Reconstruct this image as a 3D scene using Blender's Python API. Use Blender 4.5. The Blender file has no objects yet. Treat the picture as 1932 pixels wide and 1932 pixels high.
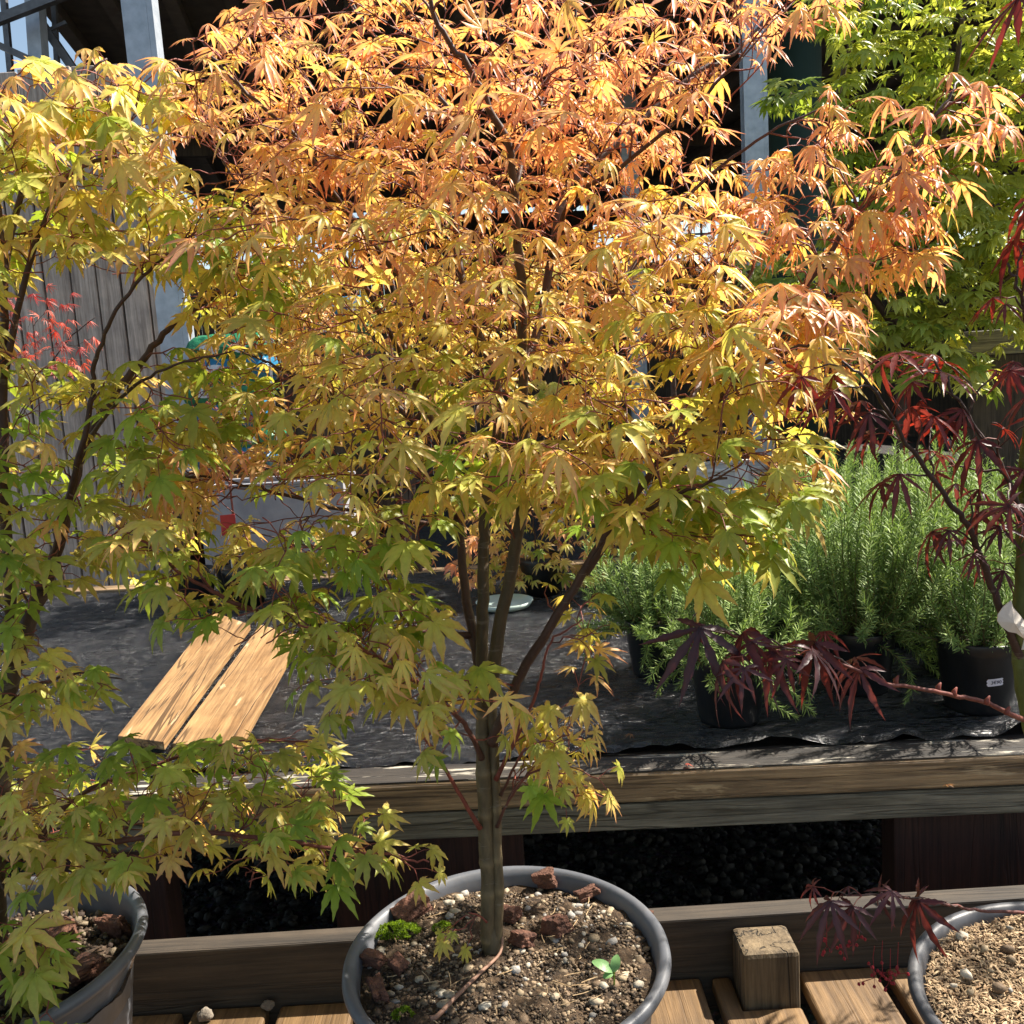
import bpy, math, random
import numpy as np
from mathutils import Vector, Matrix, noise

RAD = math.radians
random.seed(7)
rng = np.random.default_rng(7)
SC = bpy.context.scene
COL = SC.collection

# ------------------------------------------------------------------ camera
FPX = 1750.0            # focal length in units of the 1932 px wide view used for measuring
CAM_Z = 1.5
CAM_R = Matrix.Rotation(RAD(90 - 8.2), 3, 'X') @ Matrix.Rotation(RAD(-3.6), 3, 'Z')
cam_d = bpy.data.cameras.new('camera')
cam = bpy.data.objects.new('camera', cam_d)
COL.objects.link(cam)
cam.matrix_world = Matrix.Translation((0, 0, CAM_Z)) @ CAM_R.to_4x4()
cam_d.sensor_width = 36
cam_d.lens = 36 * FPX / 1932
cam_d.clip_start = 0.02
cam_d.clip_end = 2000
SC.camera = cam

# ------------------------------------------------------------------ light
SUN_AZ, SUN_EL = 68.0, 48.0      # azimuth from +Y towards +X
w = bpy.data.worlds.new('World')
SC.world = w
w.use_nodes = True
wn = w.node_tree
sky = wn.nodes.new('ShaderNodeTexSky')
sky.sky_type = 'NISHITA'
sky.sun_disc = False
sky.sun_elevation = RAD(SUN_EL)
sky.sun_rotation = RAD(SUN_AZ)
wn.nodes['Background'].inputs['Strength'].default_value = 0.085
tint = wn.nodes.new('ShaderNodeMix'); tint.data_type = 'RGBA'; tint.blend_type = 'MULTIPLY'
tint.inputs[0].default_value = 1.0; tint.inputs[7].default_value = (1.07, 1.0, .88, 1)
wn.links.new(sky.outputs['Color'], tint.inputs[6])
wn.links.new(tint.outputs[2], wn.nodes['Background'].inputs['Color'])
sd = bpy.data.lights.new('sun', 'SUN')
sd.energy = 5.0
sd.angle = RAD(0.5)
sd.color = (1.0, 0.93, 0.82)
sun = bpy.data.objects.new('sun', sd)
COL.objects.link(sun)
sdir = Vector((math.sin(RAD(SUN_AZ)) * math.cos(RAD(SUN_EL)), math.cos(RAD(SUN_AZ)) * math.cos(RAD(SUN_EL)), math.sin(RAD(SUN_EL))))
sun.rotation_euler = sdir.to_track_quat('Z', 'Y').to_euler()
SC.view_settings.view_transform = 'Standard'
SC.view_settings.look = 'None'
SC.view_settings.exposure = 1.3
SC.view_settings.gamma = 1
SC.cycles.max_bounces = 8
SC.cycles.transmission_bounces = 4
SC.cycles.use_denoising = True

# ------------------------------------------------------------------ measuring helpers
CR = np.array(CAM_R)
CP = np.array((0, 0, CAM_Z))

def ray(px, py):
    return CR @ np.array(((px - 966) / FPX, -(py - 966) / FPX, -1.0))

def P(px, py, Y):
    d = ray(px, py)
    return CP + d * (Y / d[1])

def PZ(px, py, z):
    d = ray(px, py)
    return CP + d * ((z - CAM_Z) / d[2])

def proj(p):
    q = (np.asarray(p) - CP) @ CR
    return 966 + FPX * q[..., 0] / -q[..., 2], 966 - FPX * q[..., 1] / -q[..., 2]

# ------------------------------------------------------------------ object helpers
def tag(o, label=None, cat=None, group=None, kind=None):
    if label: o['label'] = label
    if cat: o['category'] = cat
    if group: o['group'] = group
    if kind: o['kind'] = kind
    return o

def empty(name, loc=(0, 0, 0), label=None, cat=None, group=None, rz=0):
    o = bpy.data.objects.new(name, None)
    o.location = loc
    o.rotation_euler = (0, 0, rz)
    o.empty_display_size = 0.05
    COL.objects.link(o)
    return tag(o, label, cat, group)

def bevel(o, wd, seg=2):
    m = o.modifiers.new('bevel', 'BEVEL')
    m.width = wd
    m.segments = seg
    m.limit_method = 'ANGLE'
    m.angle_limit = RAD(40)
    return o

class MB:
    """collects boxes, tubes, lathes into one mesh"""
    def __init__(s):
        s.v, s.f, s.c = [], [], []
        s.n = 0
    def add(s, v, f, col=None):
        v = [tuple(map(float, p)) for p in v]
        s.v += v
        s.f += [tuple(int(i) + s.n for i in q) for q in f]
        s.n += len(v)
        if col is not None:
            s.c += [tuple(col) + (1,)] * len(v) if len(np.shape(col)) == 1 else [tuple(c) + (1,) for c in col]
    def box(s, lo, hi, M=None, jit=0):
        v = [(x, y, z) for z in (lo[2], hi[2]) for y in (lo[1], hi[1]) for x in (lo[0], hi[0])]
        if M is not None: v = [tuple(M @ Vector(p)) for p in v]
        s.add(v, [(0, 2, 3, 1), (4, 5, 7, 6), (0, 1, 5, 4), (2, 6, 7, 3), (0, 4, 6, 2), (1, 3, 7, 5)])
    def bar(s, a, b, w_, h_, up=(0, 0, 1)):
        a, b = Vector(a), Vector(b)
        d = (b - a)
        L = d.length
        d.normalize()
        x = d.cross(Vector(up))
        if x.length < 1e-4: x = d.cross(Vector((1, 0, 0)))
        x.normalize()
        z = x.cross(d)
        M = Matrix.Translation(a) @ Matrix((x, d, z)).transposed().to_4x4()
        s.box((-w_ / 2, 0, -h_ / 2), (w_ / 2, L, h_ / 2), M)
    def tube(s, pts, rad, sides=6, col=None, cap=True):
        pts = np.asarray(pts, float)
        rad = np.broadcast_to(np.asarray(rad, float), (len(pts),))
        t = np.gradient(pts, axis=0)
        t /= np.linalg.norm(t, axis=1)[:, None] + 1e-9
        ref = np.array((0.0, 0, 1)) if abs(t[0][2]) < .9 else np.array((1.0, 0, 0))
        x = np.cross(t[0], ref); x /= np.linalg.norm(x)
        vs, ang = [], np.arange(sides) / sides * 2 * math.pi
        for i in range(len(pts)):
            x = x - t[i] * x.dot(t[i]); x /= np.linalg.norm(x) + 1e-9
            y = np.cross(t[i], x)
            vs.append(pts[i] + rad[i] * (np.cos(ang)[:, None] * x + np.sin(ang)[:, None] * y))
        f = []
        for i in range(len(pts) - 1):
            for k in range(sides):
                k2 = (k + 1) % sides
                f.append((i * sides + k, i * sides + k2, (i + 1) * sides + k2, (i + 1) * sides + k))
        if cap:
            f.append(tuple(range(sides))[::-1])
            f.append(tuple((len(pts) - 1) * sides + k for k in range(sides)))
        s.add(np.concatenate(vs), f, col)
    def lathe(s, prof, seg=64, c=(0, 0, 0), wob=0):
        v, f = [], []
        for (r, z) in prof:
            for k in range(seg):
                a = k / seg * 2 * math.pi
                v.append((c[0] + r * math.cos(a), c[1] + r * math.sin(a), c[2] + z))
        for i in range(len(prof) - 1):
            for k in range(seg):
                k2 = (k + 1) % seg
                f.append((i * seg + k, i * seg + k2, (i + 1) * seg + k2, (i + 1) * seg + k))
        s.add(v, f)
    def build(s, name, mat, parent=None, smooth=False, loc=None):
        me = bpy.data.meshes.new(name)
        me.from_pydata(s.v, [], s.f)
        if s.c and len(s.c) == len(s.v):
            ca = me.color_attributes.new('Col', 'FLOAT_COLOR', 'POINT')
            ca.data.foreach_set('color', np.array(s.c, np.float32).ravel())
        if smooth: me.polygons.foreach_set('use_smooth', [True] * len(me.polygons))
        me.materials.append(mat)
        me.update()
        o = bpy.data.objects.new(name, me)
        COL.objects.link(o)
        if parent is not None:
            o.parent = parent
            o.matrix_parent_inverse = Matrix.Identity(4)
        if loc is not None: o.location = loc
        return o

def tri_object(name, V, F, C, mat, parent=None, smooth=False):
    """V (n,3)  F (m,3)  C (n,3)"""
    me = bpy.data.meshes.new(name)
    me.vertices.add(len(V))
    me.vertices.foreach_set('co', np.asarray(V, np.float32).ravel())
    m = len(F)
    me.loops.add(m * 3)
    me.loops.foreach_set('vertex_index', np.asarray(F, np.int32).ravel())
    me.polygons.add(m)
    me.polygons.foreach_set('loop_start', np.arange(0, m * 3, 3, dtype=np.int32))
    me.polygons.foreach_set('loop_total', np.full(m, 3, np.int32))
    if smooth: me.polygons.foreach_set('use_smooth', np.ones(m, bool))
    me.update(calc_edges=True)
    if C is not None:
        ca = me.color_attributes.new('Col', 'FLOAT_COLOR', 'POINT')
        ca.data.foreach_set('color', np.concatenate([np.asarray(C, np.float32), np.ones((len(C), 1), np.float32)], 1).ravel())
    me.materials.append(mat)
    o = bpy.data.objects.new(name, me)
    COL.objects.link(o)
    if parent is not None: o.parent = parent
    return o

# ------------------------------------------------------------------ materials
def mat(name):
    m = bpy.data.materials.new(name)
    m.use_nodes = True
    nt = m.node_tree
    return m, nt, nt.nodes['Principled BSDF']

def N(nt, t, **k):
    n = nt.nodes.new(t)
    for a, b in k.items():
        if a.startswith('i_'):
            n.inputs[a[2:].replace('_', ' ')].default_value = b
        else: setattr(n, a, b)
    return n

def ramp(nt, fac, stops):
    r = N(nt, 'ShaderNodeValToRGB')
    while len(r.color_ramp.elements) < len(stops): r.color_ramp.elements.new(0.5)
    for e, (p, c) in zip(r.color_ramp.elements, stops):
        e.position = p
        e.color = (*c, 1) if len(c) == 3 else c
    nt.links.new(fac, r.inputs['Fac'])
    return r.outputs['Color']

def coords(nt, scale=(1, 1, 1), obj=True, rnd=True):
    tc = N(nt, 'ShaderNodeTexCoord')
    mp = N(nt, 'ShaderNodeMapping')
    mp.inputs['Scale'].default_value = scale
    nt.links.new(tc.outputs['Object'], mp.inputs['Vector'])
    if rnd:
        oi = N(nt, 'ShaderNodeObjectInfo')
        ml = N(nt, 'ShaderNodeMath', operation='MULTIPLY')
        ml.inputs[1].default_value = 37.0
        nt.links.new(oi.outputs['Random'], ml.inputs[0])
        cb = N(nt, 'ShaderNodeCombineXYZ')
        for k in 'XYZ': nt.links.new(ml.outputs[0], cb.inputs[k])
        nt.links.new(cb.outputs[0], mp.inputs['Location'])
    return mp.outputs['Vector']

def noise_n(nt, vec, scale, detail=5, rough=.55, dist=0):
    n = N(nt, 'ShaderNodeTexNoise')
    n.inputs['Scale'].default_value = scale
    n.inputs['Detail'].default_value = detail
    n.inputs['Roughness'].default_value = rough
    n.inputs['Distortion'].default_value = dist
    nt.links.new(vec, n.inputs['Vector'])
    return n.outputs['Fac']

def bump(nt, h, bs, strength=.3, dist=.01):
    b = N(nt, 'ShaderNodeBump')
    b.inputs['Strength'].default_value = strength
    b.inputs['Distance'].default_value = dist
    nt.links.new(h, b.inputs['Height'])
    nt.links.new(b.outputs[0], bs.inputs['Normal'])
    return b

def mixc(nt, fac, a, b, mode='MIX'):
    m = N(nt, 'ShaderNodeMix', data_type='RGBA', blend_type=mode)
    for sock, val in ((m.inputs[0], fac), (m.inputs[6], a), (m.inputs[7], b)):
        if hasattr(val, 'is_linked'): nt.links.new(val, sock)
        else: sock.default_value = val if not isinstance(val, tuple) else (*val, 1)
    return m.outputs[2]

def m_leaf(name, transl=.5, rough=.42, spec=.35, tmul=(1.10, 1.06, .62)):
    m, nt, bs = mat(name)
    at = N(nt, 'ShaderNodeAttribute', attribute_name='Col')
    v = coords(nt, rnd=False)
    n = noise_n(nt, v, 160, 3)
    c = mixc(nt, .35, at.outputs['Color'], ramp(nt, n, [(.3, (.55, .55, .5)), (.7, (1.0, 1.0, 1.0))]), 'MULTIPLY')
    ns_ = noise_n(nt, v, 75, 4, .7)
    c = mixc(nt, ramp(nt, ns_, [(.69, (0, 0, 0)), (.75, (.65, .65, .65))]), c, (.20, .10, .04))
    nt.links.new(c, bs.inputs['Base Color'])
    bs.inputs['Roughness'].default_value = rough - .02
    bs.inputs['Specular IOR Level'].default_value = spec
    bump(nt, n, bs, .25, .002)
    tr = N(nt, 'ShaderNodeBsdfTranslucent')
    nt.links.new(mixc(nt, 1.0, c, tmul, 'MULTIPLY'), tr.inputs['Color'])
    mx = N(nt, 'ShaderNodeMixShader')
    mx.inputs[0].default_value = transl
    nt.links.new(bs.outputs[0], mx.inputs[1])
    nt.links.new(tr.outputs[0], mx.inputs[2])
    nt.links.new(mx.outputs[0], nt.nodes['Material Output'].inputs['Surface'])
    return m

def m_bark(name):
    m, nt, bs = mat(name)
    at = N(nt, 'ShaderNodeAttribute', attribute_name='Col')
    v = coords(nt, (1, 1, .35), rnd=False)
    n = noise_n(nt, v, 120, 6, .6)
    v2 = coords(nt, (1, 1, 6), rnd=False)
    n2 = noise_n(nt, v2, 18, 4, .7)
    c = mixc(nt, .7, at.outputs['Color'], ramp(nt, n, [(.3, (.45, .42, .4)), (.7, (1.2, 1.2, 1.15))]), 'MULTIPLY')
    c = mixc(nt, ramp(nt, n2, [(.60, (0, 0, 0)), (.66, (.45, .45, .45))]), c, (.22, .19, .15))
    nt.links.new(c, bs.inputs['Base Color'])
    bs.inputs['Roughness'].default_value = .6
    bump(nt, n, bs, .5, .003)
    return m

def m_wood(name, dark, light, axis=0, scale=60, rough=.75, stain=None, bmp=.5, grain=22, crack=.5):
    """long grain wood, axis = direction of grain in object space"""
    m, nt, bs = mat(name)
    s = [1.0, 1.0, 1.0]; s[axis] = 1.0 / grain
    v = coords(nt, tuple(s))
    n0 = noise_n(nt, v, scale * .22, 5, .6, 1.5)
    n1 = noise_n(nt, v, scale, 5, .65, .8)
    n2 = noise_n(nt, v, scale * 3.2, 4, .65)
    ad = N(nt, 'ShaderNodeMath', operation='MULTIPLY_ADD')
    nt.links.new(n1, ad.inputs[0]); ad.inputs[1].default_value = .75
    h = N(nt, 'ShaderNodeMath', operation='MULTIPLY'); h.inputs[1].default_value = .5
    nt.links.new(n0, h.inputs[0]); nt.links.new(h.outputs[0], ad.inputs[2])
    c = ramp(nt, ad.outputs[0], [(.46, dark), (.62, tuple((a + b) / 2 for a, b in zip(dark, light))), (.80, light)])
    c = mixc(nt, .55, c, ramp(nt, n2, [(.3, (.45, .43, .41)), (.6, (1.08, 1.08, 1.08))]), 'MULTIPLY')
    n3 = noise_n(nt, coords(nt, (1, 1, 1)), 7, 6, .65)
    c = mixc(nt, .6, c, ramp(nt, n3, [(.3, (.5, .5, .52)), (.65, (1.12, 1.1, 1.05))]), 'MULTIPLY')
    s2 = [1.0, 1.0, 1.0]; s2[axis] = .035
    n5 = noise_n(nt, coords(nt, tuple(s2)), scale * .35, 3, .5, .6)
    ck = ramp(nt, n5, [(.485, (0, 0, 0)), (.497, (crack,) * 3), (.503, (crack,) * 3), (.515, (0, 0, 0))])
    c = mixc(nt, ck, c, tuple(x * .25 for x in dark))
    # knots
    s3 = [1.0, 1.0, 1.0]; s3[axis] = .55
    vo = N(nt, 'ShaderNodeTexVoronoi'); vo.inputs['Scale'].default_value = 5.5
    nt.links.new(coords(nt, tuple(s3)), vo.inputs['Vector'])
    c = mixc(nt, ramp(nt, vo.outputs['Distance'], [(.03, (.7, .7, .7)), (.075, (0, 0, 0))]), c, tuple(x * .55 for x in dark))
    if stain:
        n4 = noise_n(nt, coords(nt, tuple(1.0 if i != axis else .12 for i in range(3))), stain[1], 6, .7, .4)
        c = mixc(nt, ramp(nt, n4, [(stain[2], (0, 0, 0)), (stain[2] + .05, (1, 1, 1))]), c, stain[0])
    nt.links.new(c, bs.inputs['Base Color'])
    bs.inputs['Roughness'].default_value = rough
    a2 = N(nt, 'ShaderNodeMath', operation='MULTIPLY_ADD')
    nt.links.new(n2, a2.inputs[0]); a2.inputs[1].default_value = .4
    nt.links.new(ad.outputs[0], a2.inputs[2])
    a3 = N(nt, 'ShaderNodeMath', operation='SUBTRACT')
    nt.links.new(a2.outputs[0], a3.inputs[0]); nt.links.new(ck, a3.inputs[1])
    bump(nt, a3.outputs[0], bs, bmp, .004)
    return m

def m_plain(name, c1, c2, scale=8, rough=.6, metal=0, bmp=.15, spec=.5, dist=.004, detail=6):
    m, nt, bs = mat(name)
    v = coords(nt)
    n = noise_n(nt, v, scale, detail, .6)
    nt.links.new(ramp(nt, n, [(.32, c1), (.68, c2)]), bs.inputs['Base Color'])
    bs.inputs['Roughness'].default_value = rough
    bs.inputs['Metallic'].default_value = metal
    bs.inputs['Specular IOR Level'].default_value = spec
    if bmp: bump(nt, noise_n(nt, v, scale * 4, 5), bs, bmp, dist)
    return m

M = {}
M['leaf'] = m_leaf('maple_leaf')
M['leaf_red'] = m_leaf('red_leaf', .4, .4, .4, (1.9, .9, .55))
M['needle'] = m_leaf('rosemary_needle', .25, .55, .25, (1.0, 1.1, .6))
M['bark'] = m_bark('maple_bark')
def dusty(m, col, amt):
    nt = m.node_tree; bs = nt.nodes['Principled BSDF']
    old = bs.inputs['Base Color'].links[0].from_socket
    n = noise_n(nt, coords(nt, (1, 1, .5), rnd=True), 16, 8, .72, .5); n2 = noise_n(nt, coords(nt), 300, 2, .5)
    c = mixc(nt, ramp(nt, n, [(.50, (0, 0, 0)), (.72, (amt,) * 3)]), old, col)
    c = mixc(nt, ramp(nt, n2, [(.70, (0, 0, 0)), (.74, (amt,) * 3)]), c, col)
    nt.links.new(c, bs.inputs['Base Color'])
    nt.links.new(ramp(nt, n, [(.4, (.42, .42, .42)), (.7, (.56, .56, .56))]), bs.inputs['Roughness'])
    return m
M['pot'] = dusty(m_plain('grey_pot', (.095, .10, .112), (.125, .13, .145), 30, .42, bmp=.12, dist=.001), (.20, .18, .16), .22)
M['pot_dark'] = dusty(m_plain('dark_pot', (.05, .052, .058), (.065, .066, .074), 30, .38, bmp=.1, dist=.001), (.18, .16, .14), .22)
M['black_pot'] = m_plain('black_pot', (.008, .009, .011), (.014, .015, .018), 30, .35, bmp=.1, dist=.001)
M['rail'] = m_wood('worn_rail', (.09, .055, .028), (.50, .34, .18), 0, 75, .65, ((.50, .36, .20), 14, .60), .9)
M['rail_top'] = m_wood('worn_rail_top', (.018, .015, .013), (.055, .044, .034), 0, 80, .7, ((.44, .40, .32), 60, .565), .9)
M['rail_grey'] = m_wood('grey_rail', (.10, .085, .055), (.36, .32, .235), 0, 80, .65, None, .9)
M['leg'] = m_wood('red_stained_wood', (.028, .011, .008), (.08, .028, .018), 2, 60, .7)
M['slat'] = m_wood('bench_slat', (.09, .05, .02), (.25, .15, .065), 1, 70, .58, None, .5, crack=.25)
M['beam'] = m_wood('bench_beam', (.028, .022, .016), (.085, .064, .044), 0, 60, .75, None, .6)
M['block'] = m_wood('bench_block', (.07, .048, .025), (.22, .16, .09), 2, 60, .8, None, .8, crack=.9)
M['plank'] = m_wood('plank', (.20, .10, .035), (.50, .30, .13), 1, 55, .62, ((.56, .42, .24), 16, .62), .5, crack=.8)
M['fence'] = m_wood('fence_board', (.34, .265, .22), (.68, .57, .49), 2, 45, .8, None, .4, crack=.3)
M['galv'] = m_plain('galvanised_steel', (.34, .38, .43), (.50, .54, .60), 14, .5, .35, .05)
M['steel'] = m_plain('dark_steel', (.10, .10, .105), (.17, .17, .18), 20, .5, .4, .05)
M['roof'] = m_plain('roof_sheet', (.11, .09, .075), (.17, .14, .115), 9, .8, 0, .1)
M['darkwall'] = m_wood('dark_boards', (.05, .035, .025), (.11, .08, .055), 2, 40, .85)
M['drain'] = m_plain('green_pipe', (.012, .030, .018), (.020, .042, .026), 10, .7)
M['white'] = m_plain('white_plastic', (.62, .60, .56), (.74, .72, .68), 10, .5)
M['greyslab'] = m_plain('grey_fibre', (.26, .26, .29), (.36, .36, .39), 12, .7)
M['stonem'] = m_plain('stone', (.12, .10, .08), (.26, .22, .17), 60, .85, 0, .6)
M['redtag'] = m_plain('red_label', (.35, .02, .02), (.45, .03, .03), 20, .4)
M['terra'] = m_plain('terracotta', (.28, .10, .05), (.38, .15, .08), 12, .7)
M['mint'] = m_plain('mint_plastic', (.50, .62, .56), (.58, .70, .63), 14, .4)
M['tagw'] = m_plain('paper_tag', (.68, .62, .54), (.74, .68, .60), 20, .6)
M['sticker'] = m_plain('price_sticker', (.70, .68, .78), (.74, .72, .82), 30, .6)
M['ink'] = m_plain('ink', (.02, .02, .05), (.03, .03, .07), 30, .7, bmp=0)
M['bagblue'] = m_plain('blue_bag', (.01, .13, .26), (.03, .20, .36), 9, .3, 0, .5, dist=.02)
M['baggreen'] = m_plain('green_bag', (.015, .15, .07), (.04, .24, .11), 9, .3, 0, .5, dist=.02)
M['baglogo'] = m_plain('bag_print', (.45, .5, .55), (.65, .7, .75), 30, .35)
M['barkchip'] = m_plain('bark_chip', (.06, .024, .014), (.20, .085, .05), 45, .85, 0, 1.0, dist=.006)
M['husk'] = m_plain('husk', (.30, .19, .09), (.56, .40, .22), 60, .8, 0, .3)
M['moss'] = m_plain('moss', (.10, .16, .01), (.24, .32, .02), 120, .9, 0, .4)
M['twig'] = m_plain('dry_twig', (.18, .09, .055), (.32, .18, .12), 60, .7)
M['seedling'] = m_leaf('seedling_leaf', .25, .45, .4, (1, 1, .6))
M['flower'] = m_leaf('flower', .3, .5, .3, (1.5, .6, .6))

def m_pebble():
    m, nt, bs = mat('pebble')
    at = N(nt, 'ShaderNodeAttribute', attribute_name='Col')
    n = noise_n(nt, coords(nt, rnd=False), 260, 5)
    c = mixc(nt, .7, at.outputs['Color'], ramp(nt, n, [(.3, (.5, .48, .45)), (.65, (1.1, 1.1, 1.1))]), 'MULTIPLY')
    nt.links.new(c, bs.inputs['Base Color'])
    bs.inputs['Roughness'].default_value = .8
    bump(nt, n, bs, .5, .002)
    return m
M['pebble'] = m_pebble()

def m_soil(c1, c2, c3):
    m, nt, bs = mat('soil')
    v = coords(nt, rnd=False)
    n1 = noise_n(nt, v, 22, 8, .7)
    n2 = noise_n(nt, v, 150, 6, .7)
    c = ramp(nt, n1, [(.3, c1), (.55, c2), (.75, c3)])
    c = mixc(nt, .8, c, ramp(nt, n2, [(.35, (.3, .28, .25)), (.65, (1.5, 1.4, 1.3))]), 'MULTIPLY')
    nt.links.new(c, bs.inputs['Base Color'])
    bs.inputs['Roughness'].default_value = .95
    bump(nt, n2, bs, 1.0, .006)
    return m
M['soil'] = m_soil((.035, .022, .013), (.085, .055, .03), (.17, .115, .065))
M['soil_dark'] = m_soil((.03, .02, .013), (.07, .045, .028), (.12, .08, .05))

def m_sheet():
    m, nt, bs = mat('black_sheeting')
    v = coords(nt, (1, 1, 1), rnd=False)
    v2 = coords(nt, (.5, 1.6, 1), rnd=False)
    n1 = noise_n(nt, v2, 52, 8, .68, .9)
    n2 = noise_n(nt, v, 190, 4, .6)
    n3 = noise_n(nt, v, 7, 6, .65)
    n4 = noise_n(nt, v, 420, 2, .5)
    rg = N(nt, 'ShaderNodeTexNoise', noise_type='RIDGED_MULTIFRACTAL')
    rg.inputs['Scale'].default_value = 26; rg.inputs['Detail'].default_value = 5; rg.inputs['Roughness'].default_value = .55; rg.inputs['Distortion'].default_value = .7
    nt.links.new(v2, rg.inputs['Vector'])
    c = ramp(nt, n1, [(.35, (.004, .0045, .007)), (.62, (.012, .013, .019)), (.75, (.04, .042, .05))])
    c = mixc(nt, ramp(nt, n3, [(.52, (0, 0, 0)), (.75, (.3, .3, .3))]), c, (.06, .052, .045))
    c = mixc(nt, ramp(nt, n4, [(.65, (0, 0, 0)), (.71, (.7, .7, .7))]), c, (.30, .27, .24))  # pale specks painted into the colour as highlight speckle
    nt.links.new(c, bs.inputs['Base Color'])
    nt.links.new(ramp(nt, n3, [(.3, (.16, .16, .16)), (.7, (.34, .34, .34))]), bs.inputs['Roughness'])
    bs.inputs['Specular IOR Level'].default_value = 1.0
    a = N(nt, 'ShaderNodeMath', operation='MULTIPLY_ADD')
    nt.links.new(n2, a.inputs[0]); a.inputs[1].default_value = .25
    nt.links.new(n1, a.inputs[2])
    b1 = bump(nt, a.outputs[0], bs, 1.0, .05)
    b2 = bump(nt, rg.outputs[0], bs, 1.0, .014)
    nt.links.new(b1.outputs[0], b2.inputs['Normal'])
    return m
M['sheet'] = m_sheet()

def m_ground():
    m, nt, bs = mat('ground_gravel')
    v = coords(nt, rnd=False)
    vo = N(nt, 'ShaderNodeTexVoronoi')
    vo.inputs['Scale'].default_value = 55
    nt.links.new(v, vo.inputs['Vector'])
    n = noise_n(nt, v, 3, 5)
    c = mixc(nt, .8, ramp(nt, n, [(.3, (.04, .035, .03)), (.7, (.08, .07, .06))]), vo.outputs['Color'], 'MULTIPLY')
    nt.links.new(c, bs.inputs['Base Color'])
    bs.inputs['Roughness'].default_value = .85
    bump(nt, vo.outputs['Distance'], bs, 1, .02)
    return m
M['ground'] = m_ground()

# ------------------------------------------------------------------ ground
g = MB()
g.add([(-300, -300, 0), (300, -300, 0), (300, 300, 0), (-300, 300, 0)], [(0, 1, 2, 3)])
tag(g.build('ground', M['ground']), kind='structure')

# ------------------------------------------------------------------ shed behind
ZR = 4.2
pa, pb = PZ(92, 0, ZR), PZ(205, 150, ZR)
rd = Vector((pb - pa)[:2].tolist() + [0]).normalized()     # the ribs run away from us
rs = Vector((rd.y, -rd.x, 0))                                # to the right
shed = empty('shed', (pa[0], pa[1], 0), 'open timber shed with dark ribbed roof on galvanised steel posts', 'shed')
shed_inv = Vector((pa[0], pa[1], 0))
def SW(a, b, z):       # shed coordinates (right, away, up) to shed-local
    return rs * a + rd * b + Vector((0, 0, z))
r = MB()
A0, A1, B0, B1 = -.05, 13.5, -.9, 8.2
slope = .0
for (za, zb) in ((ZR + .02, ZR + .05),):
    r.add([SW(A0, B0, za), SW(A1, B0, za), SW(A1, B1, za), SW(A0, B1, za), SW(A0, B0, zb), SW(A1, B0, zb), SW(A1, B1, zb), SW(A0, B1, zb)],
          [(0, 3, 2, 1), (4, 5, 6, 7), (0, 1, 5, 4), (1, 2, 6, 5), (2, 3, 7, 6), (3, 0, 4, 7)])
r.build('roof', M['roof'], shed)
r = MB()
for i in range(34):
    a = A0 + .05 + i * .4
    r.bar(SW(a, B0 + .02, ZR - .03), SW(a, B1 - .02, ZR - .03), .09, .09)
r.build('rafters', M['roof'], shed)
r = MB(); r.bar(SW(A0, B1 - .15, ZR - .2), SW(A1, B1 - .15, ZR - .2), .1, .22); r.build('roof_beam', M['darkwall'], shed)
r = MB(); r.bar(SW(A0, 3.2, ZR - .18), SW(A1, 3.2, ZR - .18), .08, .18); r.build('roof_beam', M['darkwall'], shed)
r = MB()
nb = 90
for i in range(nb):
    a = -3 + i * .19
    r.box((a, B1 - .02 + (i % 2) * .012, 0), (a + .183, B1 + .01 + (i % 2) * .012, 3.25 + .02 * (i % 3)),
          Matrix((rs, rd, Vector((0, 0, 1)))).transposed().to_4x4())
r.build('back_wall', M['darkwall'], shed)
r = MB()
Ri = Matrix((rs, rd, Vector((0, 0, 1)))).transposed().to_4x4()
for i in range(40):
    a = 2.15 + i * .12
    if a > 5.9: break
    r.box((a, B1 - .06, 3.2), (a + .115, B1 - .03, ZR - .1), Ri)
r.build('upper_boards', M['darkwall'], shed)
r = MB()
for i in range(70):
    a = -3 + i * .22
    r.bar(SW(a, B1 + .3, 3.0), SW(a, B1 + .3, 4.3), .035, .035)
for z in (3.45, 3.75, 4.05):
    r.bar(SW(-3, B1 + .34, z), SW(13, B1 + .34, z), .03, .03)
r.build('window_bars', M['steel'], shed)
# right-hand wall closing the shed
r = MB()
r.bar(SW(A1 - .1, B0, 1.6), SW(A1 - .1, B1, 1.6), .06, 3.2)
r.build('side_wall', M['darkwall'], shed)

def post_at(px1, py1, px2, py2, Y, wd, name, matl, parent, zt=None):
    x = (P(px1, py1, Y)[0] + P(px2, py2, Y)[0]) / 2
    b = MB()
    zt = zt or 4.2
    # H section
    loc = parent.location
    b.box((x - wd / 2 - loc.x, Y - .05 - loc.y, 0), (x + wd / 2 - loc.x, Y - .04 - loc.y, zt))
    b.box((x - .005 + wd * .2 - loc.x, Y - .0399 - loc.y, 0), (x + .005 + wd * .2 - loc.x, Y + .04 - loc.y, zt))
    b.box((x - wd / 2 - loc.x, Y + .0401 - loc.y, 0), (x + wd / 2 - loc.x, Y + .05 - loc.y, zt))
    b.box((x + wd / 2 + .001 - loc.x, Y - .05 - loc.y, 0), (x + wd / 2 + .03 - loc.x, Y + .05 - loc.y, zt))
    return b.build(name, matl, parent)
post_at(258, 60, 335, 640, 5.05, .125, 'post', M['galv'], shed, 4.15)
post_at(1415, 107, 1428, 560, 6.6, .13, 'post', M['galv'], shed, 4.15)
post_at(1180, 107, 1192, 560, 9.3, .13, 'post', M['galv'], shed, 4.15)

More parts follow.
